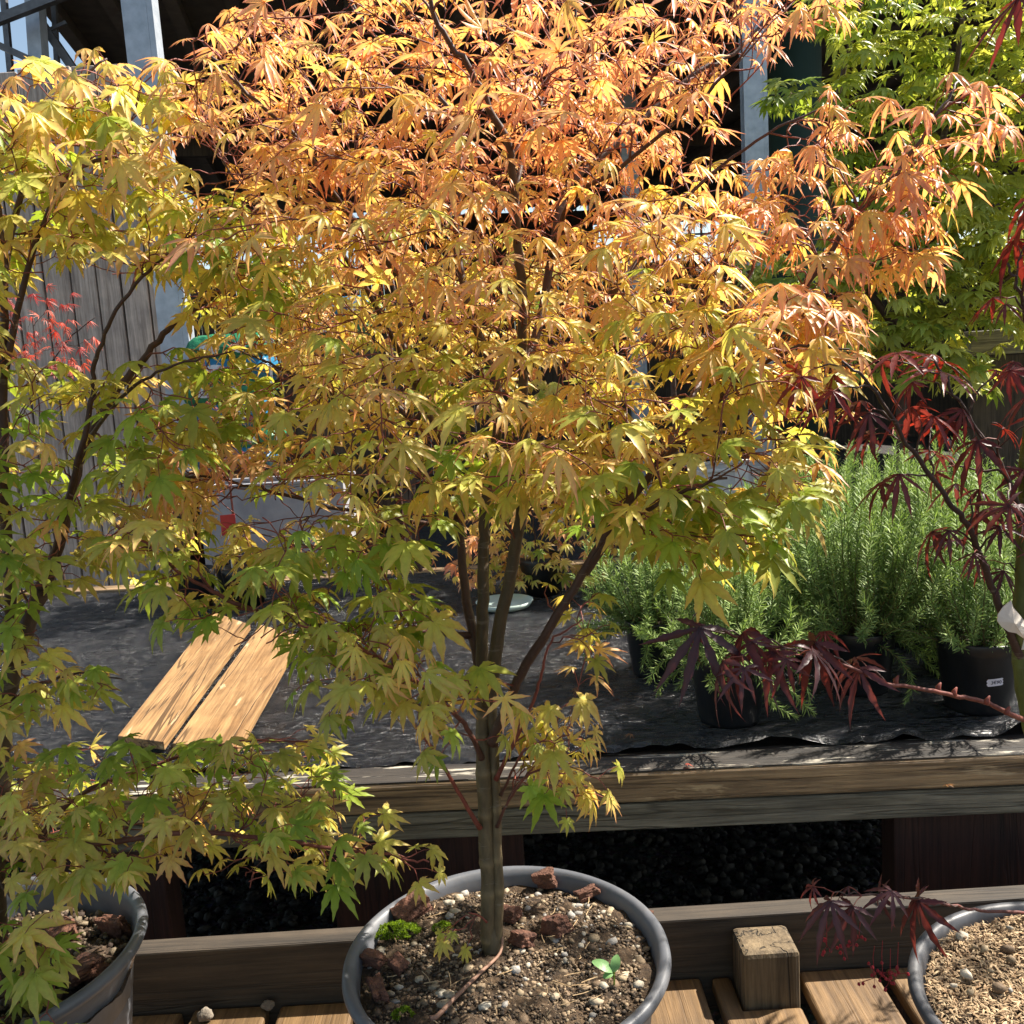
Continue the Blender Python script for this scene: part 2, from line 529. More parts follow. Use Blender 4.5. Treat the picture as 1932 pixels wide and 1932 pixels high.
# steel lattice against the sky
st = empty('steel_frame', (0, 0, 0), 'bare grey steel frame of upright and struts against the sky above the fence', 'steel frame')
def pp(x, y, Y): return Vector(P(x, y, Y))
b = MB(); b.bar(pp(62, -60, 6.2), pp(88, 330, 6.2), .085, .10, (0, 1, 0)); b.build('upright', M['galv'], st)
for (xa, ya, xb, yb, Yq, tq) in ((-40, 52, 150, -22, 6.0, .05), (-40, 68, 58, 113, 6.1, .038), (54, 8, 180, 190, 6.3, .05), (4, -40, 26, 200, 6.4, .035), (100, -30, 112, 200, 6.4, .03), (86, 60, 125, 42, 6.3, .02)):
    b = MB(); b.bar(pp(xa, ya, Yq), pp(xb, yb, Yq), tq, tq, (0, 1, 0)); b.build('strut', M['steel'], st)

# drain pipe / tank column
x0 = P(1502, 300, 7.2)
b = MB(); b.lathe([(.0, 0), (.19, 0), (.19, 1.15), (.20, 1.16), (.20, 1.2), (.19, 1.21), (.19, 4.1), (0, 4.1)], 40, (0, 0, 0))
o = b.build('green_column', M['drain'], None, True, (x0[0], 7.2, 0))
tag(o, 'thick dark green cylindrical column right of the galvanised post', 'column')

# ------------------------------------------------------------------ board fence, left
fx1 = P(338, 600, 5.2)[0]
fe = empty('board_fence', (0, 5.2, 0), 'tall weathered vertical board fence standing left of the steel post', 'fence')
ftop = P(120, 126, 5.2)[2]
b = MB()
x = fx1 - .02
i = 0
while x > -4.2:
    wd = .118 + .03 * random.random()
    dz = random.uniform(-.006, .006)
    b.box((x - wd, random.uniform(0, .01), .05), (x, .03, ftop + dz))
    x -= wd + .009 + .006 * random.random()
fo = b.build('boards', M['fence'], fe)
bevel(fo, .003, 1)
for z in (.5, 1.7, ftop - .25):
    b = MB(); b.box((-4.2, .031, z), (fx1 - .02, .07, z + .09)); b.build('rail', M['fence'], fe)
b = MB(); b.box((-4.2, .075, 0), (fx1 - .02, .09, ftop - .01)); b.build('backing', M['darkwall'], fe)

# ------------------------------------------------------------------ leaves
def leaf_template(r, nlob=7, width=.15, droop=(.1, .7), K=7, serr=.12, fold=.3, spread=1.0):
    if nlob == 7:
        ang = np.radians([0, 37, -37, 76, -76, 124, -124]); ln = np.array([1, .93, .93, .74, .74, .42, .42])
    elif nlob == 9:
        ang = np.radians([0, 28, -28, 58, -58, 90, -90, 128, -128]); ln = np.array([1, .97, .97, .86, .86, .62, .62, .34, .34])
    else:
        ang = np.radians([0, 40, -40, 88, -88]); ln = np.array([1, .88, .88, .55, .55])
    ang = ang * spread + r.normal(0, .06, len(ang)); ln = ln * r.uniform(.9, 1.08, len(ang))
    V, F, T, E = [], [], [], []
    n = 0
    p0 = r.uniform(*droop); p1 = r.uniform(.15, .8)
    for a, L in zip(ang, ln):
        t = np.linspace(0, 1, K + 1)
        ph = p0 * r.uniform(.7, 1.2) + (p1 + r.normal(0, .15)) * t
        ds = L / K
        rr = np.concatenate([[0], np.cumsum(np.cos(ph[:-1]) * ds)])
        zz = -np.concatenate([[0], np.cumsum(np.sin(ph[:-1]) * ds)])
        wv = width * np.interp(t, [0, .12, .3, .48, .65, .8, .92, 1], [.28, .50, .92, 1.0, .72, .38, .15, 0]) * (.72 + .28 * L)
        wv[1:-1:2] *= 1 + serr; wv[2:-1:2] *= 1 - serr
        side = r.normal(0, .05) * t * t
        ca, sa = math.cos(a), math.sin(a)
        for k in range(K + 1):
            c = (rr[k], side[k], zz[k])
            if k < K:
                for s, tt in ((-1, 1.0), (0, 0.0), (1, 1.0)):
                    x_ = c[0] + (abs(s) * wv[k] * .25 if k else 0)
                    y_ = c[1] + s * wv[k]
                    z_ = c[2] + abs(s) * wv[k] * fold
                    V.append((x_ * ca - y_ * sa, x_ * sa + y_ * ca, z_))
                    T.append(t[k]); E.append(tt)
            else:
                V.append((c[0] * ca - c[1] * sa, c[0] * sa + c[1] * ca, c[2])); T.append(1.0); E.append(1.0)
        for k in range(K - 1):
            o_ = n + 3 * k
            for s in (0, 1):
                a0, a1, b0, b1 = o_ + s, o_ + s + 1, o_ + 3 + s, o_ + 4 + s
                F += [(a0, a1, b1), (a0, b1, b0)]
        o_ = n + 3 * (K - 1)
        F += [(o_, o_ + 1, o_ + 3), (o_ + 1, o_ + 2, o_ + 3)]
        n += 3 * K + 1
    return np.array(V), np.array(F), np.array(T), np.array(E)

def hermite_blend(a, b, t): return a * (1 - t) + b * t

def leaf_cloud(leaves, templates, colfn, name, matl, parent, origin):
    """leaves: list of (pos, dir, normal, size, warm)"""
    pos = np.array([l[0] for l in leaves]); d = np.array([l[1] for l in leaves]); nrm = np.array([l[2] for l in leaves])
    size = np.array([l[3] for l in leaves]); warm = np.array([l[4] for l in leaves])
    d /= np.linalg.norm(d, axis=1)[:, None]
    nrm = nrm - d * (nrm * d).sum(1)[:, None]; nrm /= np.linalg.norm(nrm, axis=1)[:, None] + 1e-9
    y = np.cross(nrm, d)
    idx = rng.integers(0, len(templates), len(pos))
    VV, FF, CC = [], [], []
    n = 0
    for k, (tv, tf, tt, te) in enumerate(templates):
        s = np.where(idx == k)[0]
        if not len(s): continue
        v = (tv[None, :, 0:1] * d[s][:, None] + tv[None, :, 1:2] * y[s][:, None] + tv[None, :, 2:3] * nrm[s][:, None]) * size[s][:, None, None] + pos[s][:, None]
        c = colfn(warm[s], tt, te)
        f = tf[None] + (np.arange(len(s)) * len(tv))[:, None, None] + n
        VV.append(v.reshape(-1, 3)); FF.append(f.reshape(-1, 3)); CC.append(c.reshape(-1, 3))
        n += len(s) * len(tv)
    V = np.concatenate(VV) - np.asarray(origin)
    return tri_object(name, V, np.concatenate(FF), np.concatenate(CC), matl, parent)

def col_maple(warm, t, e):
    """warm 0 = green, .5 = yellow, 1 = orange ; tips redden"""
    G = np.array((.34, .50, .055)); Yc = np.array((.86, .78, .18)); O = np.array((.96, .60, .28)); R = np.array((.88, .29, .24))
    w_ = np.clip(warm, 0, 1)[:, None, None]
    base = np.where(w_ < .5, G + (Yc - G) * w_ * 2, Yc + (O - Yc) * (w_ - .5) * 2)
    edge = (t ** 1.5 * (.6 + .6 * e) + .14 * e)[None, :, None]
    f = np.clip(edge * (.10 + 1.05 * w_), 0, .88)
    c = base * (1 - f) + R * f
    mid = ((1 - e) * .22)[None, :, None]
    c = c * (1 - mid) + (c * 1.25 + .05) * mid
    c = c * rng.uniform(.78, 1.12, (len(warm), 1, 1)) * rng.uniform(.93, 1.07, (len(warm), 1, 3))
    return c

def col_green(warm, t, e):
    G = np.array((.29, .40, .06)); Yc = np.array((.76, .74, .17))
    w_ = np.clip(warm, 0, 1)[:, None, None]
    c = G + (Yc - G) * w_ + 0 * t[None, :, None]
    return c * rng.uniform(.75, 1.2, (len(warm), 1, 1))

def col_red(warm, t, e):
    A = np.array((.075, .036, .042)); Bc = np.array((.16, .024, .018))
    w_ = np.clip(warm, 0, 1)[:, None, None]
    c = A + (Bc - A) * w_ + 0 * t[None, :, None]
    mid = ((1 - e) * .5)[None, :, None]
    c = c * (1 - mid) + (c * 1.3 + np.array((.05, .02, .02))) * mid
    return c * rng.uniform(.75, 1.25, (len(warm), 1, 1))

def col_coral(warm, t, e):
    A = np.array((.42, .05, .05)); Bc = np.array((.62, .20, .14))
    w_ = np.clip(warm, 0, 1)[:, None, None]
    c = A + (Bc - A) * w_ + 0 * t[None, :, None]
    return c * rng.uniform(.75, 1.2, (len(warm), 1, 1))

def col_rust(warm, t, e):
    A = np.array((.34, .11, .03)); Bc = np.array((.60, .30, .08))
    w_ = np.clip(warm, 0, 1)[:, None, None]
    c = A + (Bc - A) * w_ + 0 * t[None, :, None]
    return c * rng.uniform(.75, 1.2, (len(warm), 1, 1))

TR = np.random.default_rng(3)
T_NARROW = [leaf_template(TR, 7, .076, (.02, .6), 8, .12, .4, .92) for _ in range(16)]
T_BROAD = [leaf_template(TR, 7, .112, (-.05, .45), 8, .13, .28, .98) for _ in range(16)]
T_FAR = [leaf_template(TR, 7, .13, (.0, .6), 4, 0, .25, 1.0) for _ in range(8)]
T_RED = [leaf_template(TR, 7, .058, (.0, .7), 9, .16, .3, .92) for _ in range(12)]
T_LACE = [leaf_template(TR, 9, .045, (.2, .9), 3, 0, .3, .9) for _ in range(6)]

# ------------------------------------------------------------------ tree growth
def catmull(pts, n=6):
    pts = np.asarray(pts, float)
    q = np.concatenate([[2 * pts[0] - pts[1]], pts, [2 * pts[-1] - pts[-2]]])
    out = []
    for i in range(len(pts) - 1):
        p0, p1, p2, p3 = q[i:i + 4]
        for t in np.arange(n) / n:
            out.append(.5 * (2 * p1 + (p2 - p0) * t + (2 * p0 - 5 * p1 + 4 * p2 - p3) * t * t + (3 * p1 - p0 - 3 * p2 + p3) * t ** 3))
    out.append(pts[-1])
    return np.array(out)

def in_poly(x, y, poly):
    c = False
    j = len(poly) - 1
    for i in range(len(poly)):
        xi, yi = poly[i]; xj, yj = poly[j]
        if (yi > y) != (yj > y) and x < (xj - xi) * (y - yi) / (yj - yi) + xi: c = not c
        j = i
    return c

def sample_poly(poly, n, r):
    xs = [p[0] for p in poly]; ys = [p[1] for p in poly]
    out = []
    tries = 0
    while len(out) < n and tries < 20000:
        tries += 1
        x, y = r.uniform(min(xs), max(xs)), r.uniform(min(ys), max(ys))
        if not in_poly(x, y, poly): continue
        md = min([((x - a) ** 2 + (y - b_) ** 2) ** .5 for a, b_ in out[-60:]] or [1e9])
        if md < 18 and r.random() < .8: continue
        out.append((x, y))
    return out

BARK_OLD = np.array((.125, .092, .048)); BARK_DARK = np.array((.072, .034, .024)); BARK_RED = np.array((.26, .06, .04))

class Tree:
    def __init__(s, seed):
        s.r = np.random.default_rng(seed)
        s.pos = []; s.tan = []; s.rad = []
        s.mb = MB()
        s.leaves = []
        s.gaps = []
    def limb(s, pts, r0, r1, c0=BARK_DARK, c1=BARK_DARK, sides=8, wig=.004, attract=True, knots=False):
        q = catmull(pts, 24 if knots else 6)
        q = q + (0 if knots else s.r.normal(0, wig * .35, q.shape) * np.linspace(.3, 1, len(q))[:, None])
        t = np.linspace(0, 1, len(q))
        rad = r0 + (r1 - r0) * t
        if knots:
            ph_ = s.r.uniform(0, 6)
            q = q + np.stack([(.0026 * np.sin(t * 6.28) + .0010 * np.sin(t * 26)) * (1 - t), .001 * np.sin(t * 7 + 2 * ph_), 0 * t], 1) * np.minimum(1, t * 5)[:, None]
            ks = np.array([.13, .27, .38, .53, .66, .80, .93]) + s.r.normal(0, .012, 7)
            bumpv = sum(np.exp(-((t - k_) / .010) ** 2) for k_ in ks)
            rad = rad * (1 + .035 * np.sin(t * 31 + ph_) + .11 * bumpv)
        col = np.repeat((np.asarray(c0) * (1 - t[:, None]) + np.asarray(c1) * t[:, None]), sides, axis=0)
        if knots: col = col * (1 + .7 * np.repeat(bumpv, sides)[:, None])
        else: rad = rad * (1 + .35 * np.exp(-t * len(q) / 1.5))
        s.mb.tube(q, rad, sides, col)
        if attract:
            d = np.gradient(q, axis=0); d /= np.linalg.norm(d, axis=1)[:, None] + 1e-9
            for i in range(1, len(q)):
                s.pos.append(q[i]); s.tan.append(d[i]); s.rad.append(rad[i])
        return q
    def twig(s, p, size, warm, nleaf=6, hang=.25, col=BARK_RED, petiole=.028, warm_jit=.12, maxlen=None, side_leaf=1.0, arc=.12):
        r = s.r
        p = np.asarray(p)
        pos = np.array(s.pos); tan = np.array(s.tan); rad = np.array(s.rad)
        v = p - pos
        dist = np.linalg.norm(v, axis=1) + 1e-6
        cosv = (v * tan).sum(1) / dist
        cost = dist * (1.6 - .8 * cosv) + np.where(dist < .03, .2, 0) + np.where(v[:, 2] < -.02, .6 * -v[:, 2], 0)
        i = int(np.argmin(cost))
        q, tq, rq, L = pos[i], tan[i], rad[i], dist[i]
        n = max(4, int(L / .022))
        e = v[i] / L
        c1 = q + (tq * .5 + e * .5) * L * .33
        eh = e * np.array((1, 1, .35)); c2 = p - (eh * .9 + np.array((0, 0, -arc * .4))) * L * .35
        t = np.linspace(0, 1, n + 1)[:, None]
        path = (1 - t) ** 3 * q + 3 * (1 - t) ** 2 * t * c1 + 3 * (1 - t) * t * t * c2 + t ** 3 * p
        path[1:] += r.normal(0, .0016, path[1:].shape)
        r0 = min(rq * .75, .0013 + .006 * L)
        rr = r0 + (.0009 - r0) * t[:, 0]
        cc = np.repeat(BARK_DARK + (col - BARK_DARK) * np.clip(t * 1.6, 0, 1), 5, axis=0)
        s.mb.tube(path, rr, 5, cc, cap=False)
        d = np.gradient(path, axis=0); d /= np.linalg.norm(d, axis=1)[:, None] + 1e-9
        for k in range(1, n):
            s.pos.append(path[k]); s.tan.append(d[k]); s.rad.append(rr[k])
        # leaves: opposite pairs from the tip backwards
        acc = 0; k = n; pair = 0; placed = 0; twj = r.normal(0, .07)
        step = .034 * (size / .045)
        while placed < nleaf and k > max(1, n * .15):
            dk = d[k]
            up = np.array((0, 0, 1.0))
            s1 = np.cross(dk, up); s1 /= np.linalg.norm(s1) + 1e-6
            s2 = np.cross(s1, dk)
            a = (pair % 2) * math.pi / 2 + r.normal(0, .4)
            ax = s1 * math.cos(a) + s2 * math.sin(a)
            for sg in (-1, 1):
                if placed >= nleaf or r.random() > side_leaf: 
                    placed += 1; continue
                out = dk * (.9 if pair == 0 else .55) + ax * sg * .8 + np.array((0, 0, .15)) + r.normal(0, .15, 3)
                out /= np.linalg.norm(out)
                pl = petiole * r.uniform(.6, 1.3)
                b0 = path[k]; b1 = b0 + out * pl + np.array((0, 0, -.1 * pl))
                ld = out * np.array((1, 1, .4)) + np.array((0, 0, -hang * 1.6)) + r.normal(0, .2, 3)
                # lean a little towards open air on the outside
                nm = np.array((0, -.28, 1.0)) + r.normal(0, .26, 3)
                if abs(ld[2]) / np.linalg.norm(ld) > .8: nm = nm + np.array((out[0], out[1], 0)) * 1.5
                sz = size * r.uniform(.58, 1.15) * (.78 if pair == 0 and r.random() < .5 else 1)
                if not s.blocked(b1, ld, sz):
                    s.mb.tube([b0, (b0 + b1) / 2 + np.array((0, 0, .1 * pl)), b1], [.0008, .0006, .0006], 3, BARK_RED * 1.1, cap=False)
                    s.leaves.append((b1, ld, nm, sz, warm + twj + .45 * noise.noise(Vector(p) * 7) + r.normal(0, warm_jit)))
                placed += 1
            pair += 1
            acc = 0
            while k > 0 and acc < step:
                k -= 1
                acc += np.linalg.norm(path[k + 1] - path[k])
    def blocked(s, p, ld, sz):
        if not s.gaps: return False
        c = np.asarray(p) + ld / np.linalg.norm(ld) * sz * .5
        x, y = proj(c)
        return any(in_poly(x, y, g_) for g_ in s.gaps)
    def fill(s, poly, n, Yc, Ys, size, warm, **k):
        """grow n twigs into a part of the crown; Yc may be a function of (px, py)"""
        pts = sample_poly(poly, n, s.r)
        out = []
        for (x, y) in pts:
            yc = Yc(x, y) if callable(Yc) else Yc
            p = P(x, y, yc + s.r.uniform(-Ys, Ys))
            out.append((p, x, y))
        P0 = np.array(s.pos)
        out.sort(key=lambda o: np.min(np.linalg.norm(P0 - o[0], axis=1)))
        for p, x, y in out:
            wv = warm(x, y, p) if callable(warm) else warm
            s.twig(p, size, wv, **k)

def finish_tree(t, root, templates, colfn, matl, split=None):
    o = t.mb.build('trunk', M['bark'], root, True)
    o.data.transform(Matrix.Translation(-root.location))
    leaf_cloud(t.leaves, templates, colfn, 'crown', matl, root, root.location)

# ------------------------------------------------------------------ the big table
TZ = float(P(966, 1446, 1.86)[2])          # height of the table top
tF = 1.80                                   # front face
yaw = RAD(-2.2)
TO = Vector((0, tF, 0))
tbl = empty('nursery_table', TO, 'wide weathered timber nursery table covered with black sheeting', 'table', rz=yaw)
TL, TR_, TD = -2.6, 2.6, 2.05
zt = float(P(966, 1471, tF)[2])
zb1 = float(P(966, 1530, tF)[2]); zb2 = float(P(966, 1583, tF)[2])
print('table z', TZ, zt, zb1, zb2)
b = MB(); b.box((TL, 0, zb1 + .004), (TR_, .10, zt)); o = b.build('front_rail', M['rail'], tbl); bevel(o, .006)
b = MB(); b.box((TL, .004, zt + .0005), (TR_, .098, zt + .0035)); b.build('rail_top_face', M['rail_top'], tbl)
b = MB(); b.box((TL, .012, zb2), (TR_, .06, zb1 - .003)); o = b.build('lower_board', M['rail_grey'], tbl); bevel(o, .004)
b = MB(); b.box((TL, TD, zb1), (TR_, TD + .09, zt + .02)); o = b.build('back_rail', M['rail'], tbl); bevel(o, .005)
b = MB(); b.box((TL, .105, zt - .045), (TR_, TD - .003, zt - .012)); b.build('table_deck', M['darkwall'], tbl)
for (xa, xb) in ((118, 312), (628, 985), (1655, 2010)):
    pa_, pb_ = P(xa, 1620, 1.93), P(xb, 1620, 1.93)
    b = MB(); b.box((pa_[0], .075, 0), (pb_[0], .15, zb1 - .01)); o = b.build('leg', M['leg'], tbl); bevel(o, .004)
    b = MB(); b.box((pa_[0], TD - .15, 0), (pb_[0], TD - .05, zb1 - .01)); o = b.build('leg', M['leg'], tbl); bevel(o, .004)

# sheeting with wrinkles
TZS = zt + .004
nx, ny = 420, 170
xs = np.linspace(TL, TR_, nx); ys = np.linspace(.085, TD + .005, ny)
X, Y_ = np.meshgrid(xs, ys)
Z = np.zeros_like(X)
for j in range(ny):
    for i in range(nx):
        p = Vector((X[j, i], Y_[j, i], 0))
        a = noise.noise(Vector((p.x * 2.2, p.y * 7, 3)))
        c_ = noise.noise(Vector((p.x * 8 + a * 2, p.y * 22, 7)))
        d_ = noise.noise(Vector((p.x * 30, p.y * 60, 1)))
        Z[j, i] = .008 * a + .008 * (1 - abs(c_) * 2) ** 2 * (.6 + a) + .0034 * d_ + .008
edge = np.exp(-((Y_ - .085) / .03) ** 2)
for i in range(nx):
    e_ = noise.noise(Vector((xs[i] * 5, 9, 0))); e2 = noise.noise(Vector((xs[i] * 17, 4, 0)))
    Z[:, i] += edge[:, i] * ((.018 + .035 * max(0, min(1, xs[i] + .1))) * max(0, e_ + .15) + .012 * abs(e2))
    Y_[0, i] += .012 * e_ + .006 * e2
Z[0] -= .008
b = MB()
V = np.stack([X, Y_, Z + TZS], -1).reshape(-1, 3)
F = [(j * nx + i, j * nx + i + 1, (j + 1) * nx + i + 1, (j + 1) * nx + i) for j in range(ny - 1) for i in range(nx - 1)]
b.add(V, F)
sh = b.build('plastic_sheeting', M['sheet'], None, True)
sh.location = TO; sh.rotation_euler = (0, 0, yaw)
tag(sh, 'crinkled black ground-cover sheeting spread over the timber table top', 'sheeting')
TOP = TZS + .010
def on_top(px, py): return PZ(px, py, TOP + .01)

# two planks
def plank(quad, z, th, label):
    vs = [PZ(x, y, z) for x, y in quad]
    c = sum(vs) / 4
    d = (vs[2] + vs[3] - vs[0] - vs[1]); ang = math.atan2(d[0], d[1])
    R = Matrix.Rotation(ang, 3, 'Z')
    loc = Vector(c) - Vector((0, 0, th))
    b = MB()
    lv = [R @ (Vector(v) - Vector(c)) for v in vs]
    b.add([(v.x, v.y, 0) for v in lv] + [(v.x, v.y, th) for v in lv], [(0, 3, 2, 1), (4, 5, 6, 7), (0, 1, 5, 4), (1, 2, 6, 5), (2, 3, 7, 6), (3, 0, 4, 7)])
    o = b.build('plank', M['plank'], None, False, loc)
    o.rotation_euler = (0, 0, -ang)
    bevel(o, .002)
    return tag(o, label, 'plank', 'planks lying on the sheeting')
zp = TOP + .030
plank([(222, 1388), (309, 1400), (472, 1178), (405, 1155)], zp, .020, 'left one of two tan planks on the sheeting, farther from the orange maple')
plank([(325, 1402), (448, 1409), (568, 1200), (491, 1178)], zp + .001, .020, 'right one of two tan planks on the sheeting, nearer the orange maple')

# mint saucer
c = on_top(952, 1140)
b = MB(); b.lathe([(0, .004), (.085, .004), (.098, .020), (.102, .020), (.090, .0), (0, 0)], 48)
tag(b.build('plant_saucer', M['mint'], None, True, (c[0], c[1], TOP + .004)), 'pale mint round saucer on the black sheeting behind the trunk', 'saucer')

# gravel below the table
def stones(name, n, place, smin, smax, palette, label=None, flat=.65, matl=None):
    base = []
    import bmesh
    for k in range(5):
        bm = bmesh.new(); bmesh.ops.create_icosphere(bm, subdivisions=1, radius=1)
        v = np.array([tuple(q.co) for q in bm.verts]); f = np.array([[q.index for q in ff.verts] for ff in bm.faces]); bm.free()
        v = v * (1 + rng.normal(0, .16, (len(v), 1)))
        base.append((v, f))
    VV, FF, CC = [], [], []; m = 0
    for k in range(n):
        v, f = base[k % 5]
        s = smin + (smax - smin) * rng.random() ** 2.5
        a = rng.normal(0, 1, (3, 3)); q_, _ = np.linalg.qr(a)
        p = place()
        if p is None: continue
        vv = (v * np.array((1, rng.uniform(.6, 1), flat * rng.uniform(.7, 1.2)))) * s
        az = rng.uniform(0, 6.28); R = np.array(((math.cos(az), -math.sin(az), 0), (math.sin(az), math.cos(az), 0), (0, 0, 1)))
        R2 = np.array(Matrix.Rotation(rng.normal(0, .35), 3, 'X'))
        vv = vv @ R2.T @ R.T + p
        VV.append(vv); FF.append(f + m); m += len(v)
        CC.append(np.repeat(np.array(palette[rng.integers(len(palette))])[None] * rng.uniform(.75, 1.2), len(v), 0))
    return tri_object(name, np.concatenate(VV), np.concatenate(FF), np.concatenate(CC), matl or M['pebble'])
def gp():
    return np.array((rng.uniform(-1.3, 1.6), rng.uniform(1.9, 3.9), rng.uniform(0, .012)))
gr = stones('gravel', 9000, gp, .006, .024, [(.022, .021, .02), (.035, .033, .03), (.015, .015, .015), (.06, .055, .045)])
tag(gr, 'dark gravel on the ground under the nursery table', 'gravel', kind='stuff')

# ------------------------------------------------------------------ the low slatted bench in front
yB = 1.56
zS = float(P(1400, 1838, yB)[2]); zBm = float(P(1400, 1728, yB)[2])
print('slat z', zS, 'beam z', zBm)
bn = empty('slatted_bench', (0, yB, 0), 'low bench of brown timber slats with a rear beam, carrying the maple pots', 'bench')
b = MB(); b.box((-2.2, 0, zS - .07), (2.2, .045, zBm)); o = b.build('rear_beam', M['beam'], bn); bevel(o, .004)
g1 = P(1331, 1847, yB)[0]; pitch = (P(1655, 1834, yB)[0] - g1) / 2
i0 = -12
bx0, bx1 = P(1399, 1790, 1.48)[0], P(1508, 1790, 1.48)[0]
for k in range(-13, 10):
    xa = g1 + k * pitch + .011 + random.uniform(-.002, .002); xb = g1 + (k + 1) * pitch - .011
    b = MB()
    dz = random.uniform(-.003, .003)
    if k == 0:    # slat notched round the block
        b.add([(xa, -1.3, zS), (xb, -1.3, zS), (xb, -.095, zS), (bx0 - .004, -.095, zS), (bx0 - .004, -.004, zS), (xa, -.004, zS),
               (xa, -1.3, zS - .028), (xb, -1.3, zS - .028), (xb, -.095, zS - .028), (bx0 - .004, -.095, zS - .028), (bx0 - .004, -.004, zS - .028), (xa, -.004, zS - .028)],
              [(0, 1, 2, 3, 4, 5), (11, 10, 9, 8, 7, 6), (0, 6, 7, 1), (1, 7, 8, 2), (2, 8, 9, 3), (3, 9, 10, 4), (4, 10, 11, 5), (5, 11, 6, 0)])
    else:
        b.box((xa, -1.3, zS - .028 + dz), (xb, -.004, zS + dz))
    o = b.build('slat', M['slat'], bn); bevel(o, .006, 3)
b = MB(); b.box((bx0, -.088, zS - .10), (bx1, -.003, float(P(1450, 1797, 1.475)[2]))); o = b.build('corner_post', M['block'], bn); bevel(o, .009, 2)
for xx in (-1.9, -.35, .75, 1.9):
    b = MB(); b.box((xx, -.09, 0), (xx + .09, -.003, zS - .105)); b.build('leg', M['leg'], bn)
    b = MB(); b.box((xx, -1.25, 0), (xx + .09, -1.16, zS - .10)); b.build('leg', M['leg'], bn)
b = MB(); b.box((-2.2, -1.28, zS - .095), (2.2, -1.24, zS - .035)); b.build('front_beam', M['beam'], bn)

def lump(name, loc, size, matl, label, cat, seed, rot=0, sub=3, rough=.35, parent=None, group=None, sharp=False):
    import bmesh
    bm = bmesh.new(); bmesh.ops.create_icosphere(bm, subdivisions=sub, radius=1)
    for v in bm.verts:
        p = v.co.copy()
        s = 1 + rough * noise.noise(p * 1.3 + Vector((seed, 0, 0))) + rough * .5 * noise.noise(p * 3.5 + Vector((0, seed, 0)))
        # flatten sides a little so it reads as a chunk
        m_ = max(abs(p.x), abs(p.y), abs(p.z))
        p = p * (s * (.15 + .85 / m_ if sharp else 1)) * (.82 if sharp else 1)
        v.co = Vector((p.x * size[0], p.y * size[1], p.z * size[2]))
    me = bpy.data.meshes.new(name); bm.to_mesh(me); bm.free()
    me.materials.append(matl)
    if not sharp: me.polygons.foreach_set('use_smooth', [True] * len(me.polygons))
    o = bpy.data.objects.new(name, me); COL.objects.link(o)
    o.location = loc; o.rotation_euler = (random.uniform(-.3, .3), random.uniform(-.3, .3), rot)
    if parent: o.parent = parent
    return tag(o, label, cat, group)

for (px, py, s, lab) in ((516, 1826 - 52, .012, 'small grey stone on the bench beam left of the middle pot'), ):
    pass
pz = PZ(516 - 128, 1917, zS + .01)
lump('stone', (pz[0], pz[1], zS + .013), (.014, .011, .011), M['stonem'], 'rough grey stone on the bench slats by the left pot', 'stone', 3.3)
pz = PZ(505, 1896, zS + .01)
lump('stone', (pz[0], pz[1], zS + .010), (.011, .009, .008), M['stonem'], 'smaller tan stone on the slats, nearer the middle pot', 'stone', 5.1)
pz = PZ(1797, 1858, zS - .01)
lump('stone', (pz[0], pz[1], zS + .006), (.012, .010, .010), M['husk'], 'pale stone wedged between slats left of the husk-filled pot', 'stone', 8.1)

# ------------------------------------------------------------------ pots
def big_pot(cx, cy, zr, R, H, matl, label, soilmat, soil_drop=.018, rimw=.016, seed=0, soilcol=None):
    root = empty('plant_pot', (cx, cy, zr - H), label, 'plant pot')
    b = MB()
    rt = rimw
    prof = [(0, .003), (R * .70, .003), (R * .74, .015), (R * .86, H * .72), (R * .875, H * .84), (R * .90, H * .875), (R * .91, H - .024),
            (R * .945, H - .020), (R * .985, H - .016), (R, H - .009), (R * .995, H - .002), (R * .97, H + .002), (R * .935, H - .001), (R * .915, H - .010), (R * .90, H - .03), (R * .86, H - .10), (0, H - .12)]
    b.lathe(prof, 96)
    b.build('pot_body', matl, root, True)
    # soil disc with real relief
    n, m = 70, 150
    V, F = [], []
    Rs = R * .905
    for i in range(n + 1):
        for k in range(m):
            rr = Rs * i / n; a = k / m * 2 * math.pi
            x, y = rr * math.cos(a), rr * math.sin(a)
            h = .012 * noise.noise(Vector((x * 9 + seed, y * 9, 0))) + .0065 * noise.noise(Vector((x * 34, y * 34, seed))) + .0035 * abs(noise.noise(Vector((x * 110, y * 110, seed)))) + .0022 * noise.noise(Vector((x * 260, y * 260, seed)))
            h += .006 * math.exp(-(rr / .045) ** 2) - .008 * (rr / Rs) ** 4
            V.append((x, y, H - soil_drop + h))
    for i in range(n):
        for k in range(m):
            k2 = (k + 1) % m
            F.append((i * m + k, (i + 1) * m + k, (i + 1) * m + k2, i * m + k2))
    b = MB(); b.add(V, F)
    b.build('soil', soilmat, root, True)
    return root

